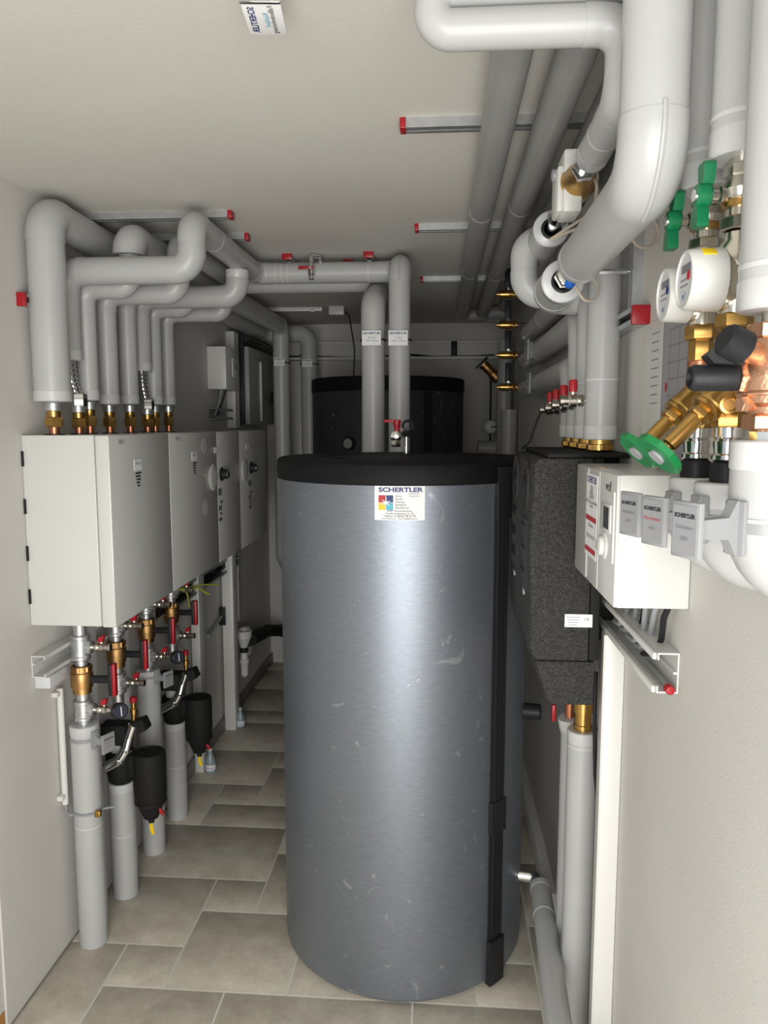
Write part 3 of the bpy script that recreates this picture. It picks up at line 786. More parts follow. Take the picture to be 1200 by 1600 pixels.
def sludge_filter(label, k, tag_lab):
    x, y = PP[k]; z0 = PT[k]
    t = thing('sludge_filter', label, 'filter', (x, y, z0), 'black filters on the left floor pipes')
    f = lambda a, b_, c: V((x + a, y + b_, z0 + c))
    part(t, 'cup_jacket', MB().lathe(f(0, 0, -.004), Z_, [(0, .034), (.012, .044), (.04, .05), (.10, .052), (.118, .05), (.122, .03)], 28), 'rubber')
    part(t, 'neck_pipe', MB().cyl(f(0, 0, .11), f(0, 0, .17), .034, 24), 'pvc')
    part(t, 'support_block', MB().box(f(0.0, -.03, .195), (.095, .07, .075), .008), 'rubber')
    u_ = V((.92, -.1, .38)).normalized(); w_ = u_.cross(Y_).normalized()
    part(t, 'support_arm', MB().box(f(.062, -.03, .215), (.12, .05, .045), .006, (u_, u_.cross(w_), w_)), 'rubber')
    part(t, 'connector_block', MB().box(f(.06, -.01, .07), (.07, .06, .09), .015), 'rubber')
    fx = .108
    j = part(t, 'filter_jacket', MB().lathe(f(fx, -.005, -.135), Z_, [(0, .02), (.004, .026), (.052, .046), (.07, .056), (.12, .058), (.24, .058), (.252, .054), (.2525, .047), (.249, .045), (.249, .002)], 32), 'rubber', 'black foam filter jacket')
    part(j, 'jacket_seam', MB().torus(f(fx, -.005, -.068), Z_, .0555, .0022, 32, 6), 'black')
    part(j, 'drain_cap', MB().cyl(f(fx, -.005, -.152), f(fx, -.005, -.13), .011, 14, .002), 'black')
    part(j, 'drain_lever', MB().box(f(fx + .042, -.02, -.098), (.012, .01, .034), .002, (V((.8, 0, .6)), Y_, V((-.6, 0, .8)))), 'red', 'small red lever')
    part(j, 'hang_tag', MB().prism([(-.006, 0), (.007, -.002), (.006, -.02), (.012, -.046), (.002, -.05), (-.006, -.03)], f(fx, -.008, -.148), X_, Z_, (0, .003, 0)), 'yellow', 'yellow paper tag')
    P = [f(-.112, -.075, .076), f(-.035, -.082, .08), f(.03, -.078, .115), f(.052, -.07, .15), f(.06, -.06, .19), f(.075, -.056, .235)]
    h_ = part(t, 'bypass_hose', MB().tube(P, .018, 16, .05), 'chrome', 'shiny chrome bypass pipe')
    part(h_, 'hose_nut', MB().cyl(P[0] - V((.016, 0, 0)), P[0] + V((.008, 0, 0)), .024, 18, .003), 'chrome')
    for q in (P[2], P[3]): part(h_, 'clamp_ring', MB().torus(q, (P[3] - P[2]), .0185, .004, 18, 6), 'chrome')
    v_ = part(t, 'vent_valve', MB().lathe(f(.068, -.03, .235), Z_, [(0, .009), (.03, .009), (.032, .013), (.05, .013), (.053, .008), (.075, .008)], 16), 'brass', 'small brass vent valve')
    part(v_, 'vent_cap', MB().lathe(f(.068, -.03, .308), Z_, [(0, .010), (.003, .013), (.018, .013), (.022, .008)], 16), 'red')
    return t


sludge_filter('nearer black foam covered filter hanging beside the floor pipe with a yellow tag', 1, '')
sludge_filter('farther black foam covered filter by the white post with a yellow tag', 3, '')


# label holders clamped on pipes: plate facing -x/-y with a bracket and strap
def label_holder(label, pc, pr, dirv, plate_c, wd, hd, lines, group, redline=None, z_rot=None, strap_r=True, back=False):
    """pc: point on pipe axis; dirv: unit direction from pipe to the plate; plate faces dirv"""
    pc, d = V(pc), V(dirv).normalized(); s_ = Z_.cross(d).normalized(); plate_c = V(plate_c)
    t = thing('label_holder', label, 'label', plate_c - Z_ * hd / 2, group)
    A = (s_, Z_, d)
    pl = part(t, 'plate', MB().box(plate_c, (wd, hd, .007), .0015, A), 'grey_plastic')
    part(pl, 'insert_card', MB().box(plate_c + d * .0036, (wd * .86, hd * .86, .001), 0, A), 'card_grey')
    L = (plate_c - pc).length - pr
    a0 = pc + d * pr
    part(t, 'bracket', MB().prism([(0, -.03), (.006, -.03), (.016, -.012), (L - .006, -.010), (L - .003, -.018), (L - .003, .018), (L - .006, .010), (.016, .012), (.006, .03), (0, .03)], a0 - s_ * .007, d, Z_, s_ * .014), 'grey_plastic')
    part(t, 'saddle', MB().box(a0 + d * .001, (.03, .06, .006), .002, A), 'grey_plastic')
    part(t, 'strap', MB().lathe(pc - Z_ * .006, Z_, [(0, pr + .0005), (.0005, pr + .002), (.0115, pr + .002), (.012, pr + .0005)], 32), 'grey_plastic')
    o = plate_c + d * .0046
    mb = MB().text('SCHERTLER', o + Z_ * hd * .25, s_, Z_, wd * .14, 'CENTER', 1, .0003); part(pl, 'lettering', mb, 'ink', recalc=False)
    mb = MB(); mb2 = MB()
    for k, q in enumerate(lines):
        (mb2 if redline == k else mb).text(q, o + Z_ * hd * (.05 - .2 * k), s_, Z_, wd * .14)
    part(pl, 'pipe_name', mb, 'ink_grey', recalc=False)
    if redline is not None: part(pl, 'red_line', mb2, 'inkred', recalc=False)
    return t


x, y = PP[0]; zz = zpy(160, 1152, y)
label_holder('grey label holder clamped on the nearest floor pipe on the left', (x, y, zz), RP, (.92, -.4, 0), (x + .92 * .105, y - .4 * .105, zz), .05, .062, ['Rücklauf', 'WP 1'], 'label holders on the left pipes')
x, y = PP[2]; zz = zpy(250, 1055, y)
label_holder('grey label holder clamped on the floor pipe between the filters', (x, y, zz), RP, (.92, -.4, 0), (x + .92 * .105, y - .4 * .105, zz), .05, .062, ['Rücklauf', 'WP 2'], 'label holders on the left pipes')
# sensor cable with clip round the nearest pipe, conduit and trunking on the wall
q0 = atx(52, 1040, XL); q1 = atx(95, 1075, XL); zb = zpy(132, 1263, 2.316)
qa, qb = atx(93, 1068, XL + .014), atx(104, 1254, XL + .014)
t = thing('cable_conduit', 'thin white conduit running down the left wall below the trunking end', 'conduit', (XL + .014, qa.y, qb.z))
part(t, 'tube', MB().tube([(XL + .014, qa.y, q1.z + .012), (XL + .014, qa.y, qb.z)], .0105, 14), 'white')
for z in (q1.z - .002, qb.z + .03):
    part(t, 'clip', MB().bb((XL + .001, qa.y - .03, z - .008), (XL + .02, qa.y + .013, z + .008), .002), 'white')
x, y = PP[0]
mb = MB(); P = [V((XL + .014, qa.y, qb.z - .004)), V((XL + .016, qa.y, qb.z - .022)), V((x - .03, y - RP - .012, zb + .004))]
for k in range(9):
    a = -2.2 + k * .28; P.append(V((x + (RP + .004) * math.cos(a), y + (RP + .004) * math.sin(a), zb)))
P.append(V((x + .075, y + .03, zb - .006)))
mb.tube(P, .004, 10, .012)
t = thing('sensor_cable', 'thin grey sensor cable looped round the nearest floor pipe with a brass clip', 'cable', (x, y - RP, zb))
part(t, 'cable', mb, 'cable_grey'); part(t, 'clip', MB().box((x + .048, y - .03, zb), (.02, .016, .02), .003), 'brass')


def trunk(label, y0, y1, z0, z1, dep, wallx, sgn, th=.0028, lip=.012, m='white', name='cable_trunking', group=None):
    t = thing(name, label, 'trunking', (wallx, y0, z0), group)
    x = lambda a: wallx + sgn * a
    h = z1 - z0
    poly = [(0.0005, 0), (dep, 0), (dep, lip), (dep - th, lip), (dep - th, th), (th, th), (th, h - th), (dep - th, h - th), (dep - th, h - lip), (dep, h - lip), (dep, h), (0.0005, h)]
    part(t, 'channel', MB().prism(poly, (wallx, y0, z0), X_ * sgn, Z_, (0, y1 - y0, 0)), m)
    return t


t = trunk('open white cable trunking on the left wall, its cut end below the nearest cabinet', q0.y - .01, 2.9, zpy(60, 1058, 2.16), zpy(60, 1027, 2.16) + .005, .042, XL, 1)
part(t, 'inner_rib', MB().bb((XL + .002, q0.y - .008, q0.z + .004), (XL + .008, 2.89, q0.z + .008)), 'white')
g0_ = atx(57, 1068, XL)
solo('junction_box', 'small grey junction box under the left trunking end', 'box', MB().bb((XL + .001, q0.y + .0, zpy(60, 1077, 2.16)), (XL + .05, q0.y + .11, zpy(60, 1059, 2.16)), .003), 'lightgrey')
# black cable tray under the far cabinets
t = trunk('open cable tray with dark cables under the far cabinets on the left', 2.95, 4.4, .905, .985, .05, XL, 1, m='cabgrey')
for k in range(7):
    P = [(XL + .012 + .005 * (k % 4), 2.97 + .02 * k, 0.92 + .007 * k)]
    for j in range(1, 9): P.append((XL + .014 + random.random() * .03, 2.97 + j * .17, 0.915 + random.random() * .055))
    part(t, 'cable', MB().tube(P, .006, 8, .05), 'black')
q = aty(290, 922, 3.15)
for k, (dx, dz, dy) in enumerate([(.06, -.04, .1), (.02, -.07, -.02), (.09, -.03, .05), (.11, -.0, .12)]):
    solo('earth_wire', ['green yellow wire end sticking out under the second cabinet, lower right one', 'green yellow wire end pointing down under the second cabinet', 'green yellow wire end under the second cabinet, middle one', 'longest green yellow wire end under the second cabinet'][k], 'wire', MB().tube([(q.x - .02, 3.12, q.z + .01), (q.x + dx * .5, 3.15 + dy * .5, q.z + .012 + dz * .2), (q.x + dx, 3.15 + dy, q.z + dz)], .0035, 8, .03), 'gy', 'green yellow wire ends')

# white wall posts, bracket
for (px, py, ww, dp, zt, lb) in [(306, 1207, .042, .09, 1.03, 'white vertical trunking post on the left wall behind the farther filter'), (353, 1141, .062, .09, 1.03, 'white vertical trunking post on the left wall, wider one beyond the filters')]:
    yy = atz(px, py, 0).y
    t = thing('trunking_post', lb, 'trunking', (XL + ww / 2, yy, 0), 'white trunking posts')
    part(t, 'profile', MB().bb((XL + .0152, yy, 0), (XL + .0152 + ww, yy + dp, zt), .003), 'white')
    part(t, 'cover_seam', MB().bb((XL + .0152 + ww * .3, yy - .001, .003), (XL + .0152 + ww * .33, yy + .002, zt - .003)), 'lightgrey')
q = aty(350, 962, 4.09)
t = thing('wall_bracket', 'dark bracket with rod on the wider white post', 'bracket', q)
part(t, 'plate', MB().box((q.x - .005, 4.075, q.z), (.035, .012, .10), .002), 'black')
part(t, 'rod', MB().cyl((q.x - .01, 4.07, q.z), (XL + .03, 3.78, q.z - .03), .009, 12), 'cabgrey')

# bottles on the floor
def bottle(label, px, py, s, tilt=0):
    p = atz(px, py, 0); p.x = max(p.x, XL + .09)
    t = thing('plastic_bottle', label, 'bottle', p)
    part(t, 'body', MB().lathe(p + V((0, 0, .001)), Z_, [(0, .028 * s), (.006 * s, .032 * s), (.07 * s, .032 * s), (.11 * s, .018 * s), (.13 * s, .011 * s), (.14 * s, .011 * s)], 20), 'bottle')
    part(t, 'label_band', MB().lathe(p + V((0, 0, .02 * s)), Z_, [(0, .0325 * s), (.035 * s, .0325 * s)], 20), 'paper')
    part(t, 'cap', MB().cyl(p + V((0, 0, .138 * s)), p + V((0, 0, .155 * s)), .013 * s, 14, .002), 'white')
    mb = MB().text('Natur', p + V((.004, -.0335 * s, .036 * s)), X_, Z_, .02 * s); part(t, 'lettering', mb, 'inkblue', recalc=False)


bottle('small clear bottle with white label at the foot of the nearer white post', 326, 1206, .8)
bottle('small bluish bottle at the foot of the wider white post', 376, 1136, .75)

# funnel siphon and dark insulated drain on the far left wall
q = atx(381, 1000, XL + .068); x = q.x; y = q.y
t = thing('drain_funnel', 'white drain funnel with siphon pipe on the far left wall', 'drain', (x, y, zpy(381, 1056, y)))
z = lambda py: zpy(381, py, y)
part(t, 'funnel', MB().lathe((x, y, z(1012)), Z_, [(0, .02), (z(998) - z(1012), .04), (z(996) - z(1012), .046), (z(985) - z(1012), .048), (z(985) - z(1012) + .0005, .042), (.02, .018)], 24), 'white')
part(t, 'funnel_back', MB().box((x - .01, y + .075, z(992)), (.06, .06, .06), .01), 'white')
part(t, 'coupling', MB().cyl((x, y, z(1019)), (x, y, z(1011)), .024, 20, .003), 'black')
part(t, 'drop_pipe', MB().lathe((x, y, z(1057)), Z_, [(0, .012), (.012, .022), (z(1036) - z(1057), .025), (z(1034) - z(1057), .03), (z(1030) - z(1057), .03), (z(1029) - z(1057), .022), (z(1019) - z(1057), .022)], 22), 'white')
part(t, 'side_branch', MB().tube([(x, y, z(1024)), (x + .01, y + .06, z(1024)), (x, y + .15, z(1020))], .018, 16, .03), 'white')
a = aty(398, 990, 4.9); b_ = aty(445, 985, 5.2)
pipe('black rubber insulated drain pipe low on the wall behind the white funnel', [(x + .01, y + .11, zpy(388, 1008, y)), (XL + .06, 5.0, zpy(415, 985, 5.0)), (b_.x - .02, 5.24, zpy(440, 985, 5.24)), (b_.x + .1, 5.25, .2)], .04, m='rubber', ecov='rubber', R=.08)
solo('plinth', 'low pale plinth on the floor under the dark tank', 'plinth', MB().bb((-1.0, 5.2, 0), (.1, YB - .002, .13), .004), 'conc')
q = atx(388, 880, XL + .01); solo('cable_conduit', 'thin white conduit on the far left wall above the funnel', 'conduit', MB().bb((XL + .001, 4.42, .55), (XL + .024, 4.444, .98), .003), 'white')
solo('overflow_tube', 'short thin chrome tube on the left wall beside the wider post', 'tube', MB().tube([(XL + .035, 4.2, zpy(371, 985, 4.2)), (XL + .035, 4.2, zpy(371, 942, 4.2)), (XL + .006, 4.2, zpy(371, 936, 4.2))], .009, 12, .02), 'chrome')

# small white controller on the left wall, its cables and little trunking, post and grey meter panel
yb = 3.98; z0_, z1_ = zpy(335, 608, yb), zpy(335, 541, yb); xf_ = aty(353, 575, yb).x
t = thing('wall_controller', 'small white controller box high on the left wall above the cabinets', 'controller', (XL + .05, yb, z0_))
part(t, 'housing', MB().bb((XL + .001, yb, z0_), (xf_, yb + .27, z1_), .004), 'white')
part(t, 'display_panel', MB().bb((xf_ - .001, yb + .12, z0_ + .07), (xf_ + .004, yb + .24, z1_ - .05), .001), 'lightgrey')
part(t, 'display', MB().bb((xf_ + .003, yb + .16, z0_ + .11), (xf_ + .006, yb + .22, z1_ - .07)), 'glass')
t2 = trunk('short open trunking with cables under the small white controller', yb - .0, yb + .32, zpy(335, 655, yb), zpy(335, 638, yb), .045, XL, 1, m='cabgrey')
for k in range(2):
    part(t2, 'cable', MB().tube([(XL + .06 + .012 * k, yb + .05 + .05 * k, z0_ + .002), (XL + .05, yb + .05 + .05 * k, z0_ - .06), (XL + .02, yb + .06 + .05 * k, zpy(335, 648, yb))], .005, 8, .04), ['cable_grey', 'black'][k])
t = thing('trunking_post', 'pale vertical trunking behind the small white controller', 'trunking', (XL + .02, 4.34, CZ1 + .01))
part(t, 'profile', MB().bb((XL + .001, 4.34, CZ1 + .01), (XL + .05, 4.44, 2.242), .003), 'white')
part(t, 'cover_seam', MB().bb((XL + .0495, 4.41, CZ1 + .02), (XL + .0515, 4.413, 2.235)), 'lightgrey')
t = thing('meter_panel', 'grey wall panel with a pull bar in the far left corner', 'panel', (XL + .06, 4.8, CZ1 + .03))
part(t, 'door', MB().bb((XL + .001, 4.47, CZ1 + .03), (XL + .10, 5.12, 2.17), .004), 'cabgrey')
part(t, 'frame', MB().bb((XL + .001, 4.45, CZ1 + .03), (XL + .075, 4.4685, 2.24), .003), 'black')
part(t, 'pull_bar', MB().bb((XL + .1005, 4.72, CZ1 + .05), (XL + .115, 4.745, 2.1), .003), 'lightgrey')
part(t, 'latch', MB().bb((XL + .1005, 5.05, 1.85), (XL + .16, 5.11, 1.93), .006), 'black')
for k in range(4):
    solo('black_cable', ['lowest', 'second lowest', 'second highest', 'highest'][k] + ' of four black cables above the grey wall panel', 'cable', MB().tube([(XL + .05 + .02 * k, 4.5, 2.18 + .014 * k), (XL + .06 + .02 * k, 4.8, 2.182 + .014 * k), (XL + .07 + .01 * k, 5.2, 2.178 + .014 * k), (XL + .1 + .01 * k, 5.345, 2.17 + .014 * k)], .0075, 8, .1), 'black', 'black cables above the grey panel')

# back wall trunking with black cables, uprights
z0_, z1_ = zpy(640, 562, 5.32), zpy(640, 533, 5.32)
t = thing('cable_trunking', 'open white cable trunking across the back wall with black cables', 'trunking', (-.3, YB, z0_))
part(t, 'channel', MB().prism([(-.0005, 0), (-.06, 0), (-.06, .02), (-.057, .02), (-.057, .003), (-.003, .003), (-.003, z1_ - z0_ - .003), (-.057, z1_ - z0_ - .003), (-.057, z1_ - z0_ - .02), (-.06, z1_ - z0_ - .02), (-.06, z1_ - z0_), (-.0005, z1_ - z0_)], (-1.1, YB, z0_), Y_, Z_, (1.48, 0, 0)), 'white')
for k in range(2):
    P = [(-1.08 + .1 * k, YB - .02 - .005 * k, z0_ + .03 + .012 * k)]
    for j in range(1, 8): P.append((-1.05 + .2 * j, YB - .015 - random.random() * .03, z0_ + .012 + random.random() * .025))
    part(t, 'cable', MB().tube(P, .007, 8, .06), 'black')
part(t, 'clip', MB().bb((.06, YB - .064, z0_ + .02), (.10, YB - .056, z1_ - .004), .002), 'black')
t = thing('trunking_post', 'white vertical trunking on the back wall between the two grey pipes', 'trunking', (-.99, YB, .1))
part(t, 'profile', MB().bb((-1.05, YB - .05, .1), (-.95, YB - .001, z0_ - .004), .003), 'white')
part(t, 'cover_seam', MB().bb((-.97, YB - .0515, .12), (-.967, YB - .0495, z0_ - .02)), 'lightgrey')
# ceiling conduit with a junction box and its hanging cable
a = atz(412, 484, ZC - .012); b_ = atz(505, 484, ZC - .012); yy = a.y
t = thing('cable_conduit', 'beige conduit along the ceiling in front of the back wall', 'conduit', ((a.x + b_.x) / 2, yy, ZC - .024))
part(t, 'tube', MB().bb((a.x - .1, yy - .012, ZC - .024), (b_.x, yy + .012, ZC - .0005), .003), 'white')
part(t, 'clip', MB().bb((b_.x - .07, yy - .02, ZC - .03), (b_.x - .05, yy + .02, ZC - .0005), .002), 'white')
j = atz(526, 484, ZC - .02)
t = thing('junction_box', 'beige junction box on the ceiling with a hanging black cable', 'box', (j.x, yy, ZC - .05))
part(t, 'housing', MB().bb((j.x - .045, yy - .04, ZC - .05), (j.x + .045, yy + .04, ZC - .0005), .004), 'white')
e_ = aty(552, 590, 4.4)
part(t, 'cable', MB().tube([(j.x + .04, yy, ZC - .03), (j.x + .07, yy, ZC - .04), (j.x + .11, 4.5, 2.15), (e_.x, 4.42, 1.965), (e_.x + .02, 4.4, 1.95)], .004, 8, .05), 'black')

# ------------------------------------------------------------------ pipes along the ceiling on the right
for (x, r, y1, turn, nm, by) in [(.113, .0355, 4.55, .34, 'leftmost of three dark grey pipes along the ceiling', (2.36, 3.25, 4.1)), (.221, .0355, 4.47, .36, 'middle of three dark grey pipes along the ceiling', (2.3, 3.3, 4.0)), (.327, .034, 4.2, None, 'rightmost of three dark grey pipes along the ceiling', (2.5, 3.5))]:
    z = 2.345
    pts = [(x, 1.203, z), (x, y1, z)] + ([(turn, y1, z)] if turn else [])
    pipe(nm, pts, r, m='pvc_dark', ecov='pvc_dark', group='dark grey ceiling pipes', bands=[((x, b_, z), Y_) for b_ in by])

# upper white pipe: U turn, drop, run back to the actuator valve
yh = 1.17; z1 = zpy(800, 44, yh); rr = .0272; xl = aty(676, 30, yh).x; xD = .254
z2 = z1 + .0555
t = pipe('white pipe near the camera making a U turn under the ceiling at the top', [(.40, yh, z2), (xl, yh, z2), (xl, yh, z1), (xD, yh, z1), (xD, yh, 2.178), (xD, 1.405, 2.178)], rr, ends=(0, 2), R=.0277, bands=[((xD, yh, 2.26), Z_), ((xD, 1.30, 2.178), Y_)], elbow=False)
for a, b_, c, R in [((xD - .06, yh, z1), (xD, yh, z1), (xD, yh, z1 - .06), .04), ((xD, yh, 2.24), (xD, yh, 2.178), (xD, 1.25, 2.178), .045)]:
    part(t, 'elbow_cover', MB().tube([a, b_, c], rr * 1.04, 28, R), 'pvc')
zD = 2.178
t = thing('motor_valve', 'brass valve with white electric actuator beside the big white elbow', 'valve', (xD, 1.6, zD))
part(t, 'pipe_stub', MB().cyl((xD, 1.41, zD), (xD, 1.90, zD), .013, 18), 'chrome')
part(t, 'valve_body', MB().lathe((xD, 1.49, zD), Y_, [(0, .018), (.02, .024), (.03, .024), (.05, .033), (.10, .033), (.12, .024), (.135, .024), (.15, .018)], 24), 'brass')
part(t, 'union_nut', MB().hexn((xD, 1.455, zD), (xD, 1.49, zD), .022), 'chrome')
part(t, 'union_nut', MB().lathe((xD, 1.66, zD), Y_, [(0, .018), (.01, .024), (.03, .024), (.05, .018), (.1, .018), (.11, .024), (.13, .024)], 20), 'chrome')
q = aty(908, 280, 1.53)
a_ = part(t, 'actuator_housing', MB().box((q.x - .014, q.y + .045, q.z), (.036, .085, .115), .005), 'white', 'white actuator housing')
part(a_, 'front_cover', MB().box((q.x - .036, q.y + .05, q.z - .012), (.012, .075, .085), .005), 'white')
part(a_, 'manual_knob', MB().lathe((q.x - .04, q.y + .04, q.z + .02), (-1, 0, 0), [(0, .012), (.008, .012), (.010, .008)], 16), 'grey_plastic')
part(t, 'mounting_neck', MB().cyl((q.x, q.y + .045, q.z - .01), (xD, q.y + .045, q.z - .01), .016, 18), 'brass')
for k in range(2):
    z_ = q.z + .04 - .02 * k
    part(t, 'cable', MB().tube([(q.x - .008, q.y + .003, z_), (q.x + .005, q.y - .012, z_ - .002), (q.x + .03, q.y + .0, z_ - .03), (q.x + .032, q.y + .03, z_ - .09), (xD - .035, q.y + .13, zD - .08)], .0032, 8, .02), 'cable_beige', 'beige cable')
t = pipe('grey insulated pipe with bright foil end behind the white actuator, upper one', [(xD, 1.90, zD), (xD, 2.45, zD)], .041, ends=(2, 0), elbow=False, bands=[((xD, 2.35, zD), Y_)])
part(t, 'foil_face', MB().lathe((xD, 1.8985, zD), Y_, [(0, .021), (.0005, .0395), (.002, .0405)], 32), 'foil', 'bright ribbed foil end')
part(t, 'sealing_ring', MB().torus((xD, 1.897, zD), Y_, .0205, .004, 24, 8), 'black')

# big white pipe: drop from the ceiling, elbow, run to the thermowell
xB1, yB1, zB1, rB = .266, 1.05, 2.036, .0428
t = pipe('thickest white pipe dropping from the ceiling at the upper right with a big elbow', [(xB1, yB1, ZC - .001), (xB1, yB1, zB1), (xB1, 1.565, zB1)], rB, ends=(0, 2), R=.06, bands=[((xB1, 1.54, zB1), Y_)])
part(t, 'elbow_seam', seam_arc(xB1 + .002, yB1, zB1, .06, rB), 'pvc')
t = thing('thermowell_joint', 'bare pipe joint with blue sensor plug below the big white pipe', 'fitting', (xB1, 1.67, zB1))
part(t, 'pipe_stub', MB().cyl((xB1, 1.567, zB1), (xB1, 1.775, zB1), .014, 18), 'chrome')
part(t, 'union_nut', MB().hexn((xB1, 1.70, zB1), (xB1, 1.735, zB1), .026), 'nickel')
part(t, 'press_sleeve', MB().lathe((xB1, 1.60, zB1), Y_, [(0, .017), (.004, .021), (.04, .021), (.044, .017), (.09, .017), (.094, .022), (.10, .022)], 20), 'chrome')
q = aty(895, 450, 1.72)
part(t, 'brass_pocket', MB().cyl((xB1, 1.71, zB1), (q.x, 1.71, q.z + .012), .009, 12), 'brass')
part(t, 'blue_plug', MB().lathe((q.x - .014, 1.70, q.z + .018), (.3, -.3, -1), [(0, .008), (.004, .012), (.018, .012), (.022, .008)], 10), 'blue', 'blue sensor plug')
q2 = aty(918, 470, 1.72)
part(t, 'sensor_cable', MB().tube([(q.x + .002, 1.70, q.z), (q2.x - .01, 1.70, q2.z - .005), (q2.x + .015, 1.71, q2.z + .0), (q2.x + .024, 1.72, q2.z + .03), (q2.x + .005, 1.73, q2.z + .058), (q2.x - .02, 1.73, q2.z + .05)], .0032, 8, .018), 'cable_beige')
t = pipe('grey insulated pipe with bright foil end behind the blue plug, lower one', [(xB1, 1.778, zB1), (xB1, 1.965, zB1), (.352, 1.965, zB1)], .046, ends=(2, 0), R=.05)
part(t, 'foil_face', MB().lathe((xB1, 1.7765, zB1), Y_, [(0, .023), (.0005, .0445), (.002, .0455)], 32), 'foil', 'bright ribbed foil end')
part(t, 'sealing_ring', MB().torus((xB1, 1.775, zB1), Y_, .0225, .004, 24, 8), 'black')
# U loop linking the two
xU = aty(819, 415, 2.06).x; yU = 2.06; zt, zb = zpy(830, 375, yU), zpy(830, 461, yU)
pipe('pale U shaped insulated loop in front of the dark ceiling pipes', [(xD + .0, yU, zt), (xU, yU, zt), (xU, yU, zb), (.30, yU, zb)], .034, R=.05, bands=[((xU + .075, yU, zb), X_)])
for z_, nm in ((zt - .035, 'upper'), (zb + .03, 'lower')):
    label_holder('grey label holder standing beside the U shaped loop', (xD if nm == 'upper' else xB1, 2.22, zD if nm == 'upper' else zB1 - .02), .044, (-1, -.15, 0), (xU + .042, 2.20, z_), .05, .055, ['Heizkreis', 'VL' if nm == 'upper' else 'RL'], 'label holders by the U loop') if nm == 'upper' else None

# water columns on the right wall
WX = .36
WY = [1.12, 1.0, .875]
wz = lambda k, py: zpy([1096, 1148, 1212][k], py, WY[k])
for k, (pe, r, lb) in enumerate([(297, .037, 'farthest of the three white pipes coming down the right wall from the ceiling'), (247, .038, 'middle of the three white pipes coming down the right wall from the ceiling'), (484, .041, 'white pipe at the right edge, ending lowest of the three from the ceiling')]):
    z = wz(k, pe)
    pipe(lb, [(WX, WY[k], z), (WX, WY[k], ZC - .001)], r, ends=(1, 0), elbow=False, group='white pipes down the right wall', bands=[((WX, WY[k], z + .045), Z_)])


def butterfly(t, c, l=.076):
    x, y, z = c; h = l / 2
    b_ = part(t, 'butterfly_handle', MB().lathe((x - .009, y, z), X_, [(0, .0125), (.003, .0145), (.015, .0145), (.018, .0125)], 20), 'green', 'green butterfly handle')
    for sg in (1, -1):
        part(b_, 'wing', MB().prism([(-.006, .012), (.006, .012), (.0105, .02), (.0125, h - .004), (.010, h), (-.010, h), (-.0125, h - .004), (-.0105, .02)], (x - .006 + .003 * sg, y, z), Y_, Z_ * sg, (.014, 0, 0)), 'green')
    part(b_, 'handle_screw', MB().cyl((x - .008, y, z), (x - .0115, y, z), .008, 16, .001), 'chrome')
    part(t, 'valve_spindle', MB().lathe((x + .006, y, z), X_, [(0, .0075), (.012, .0075), (.014, .011), (.03, .011)], 16), 'nickel')


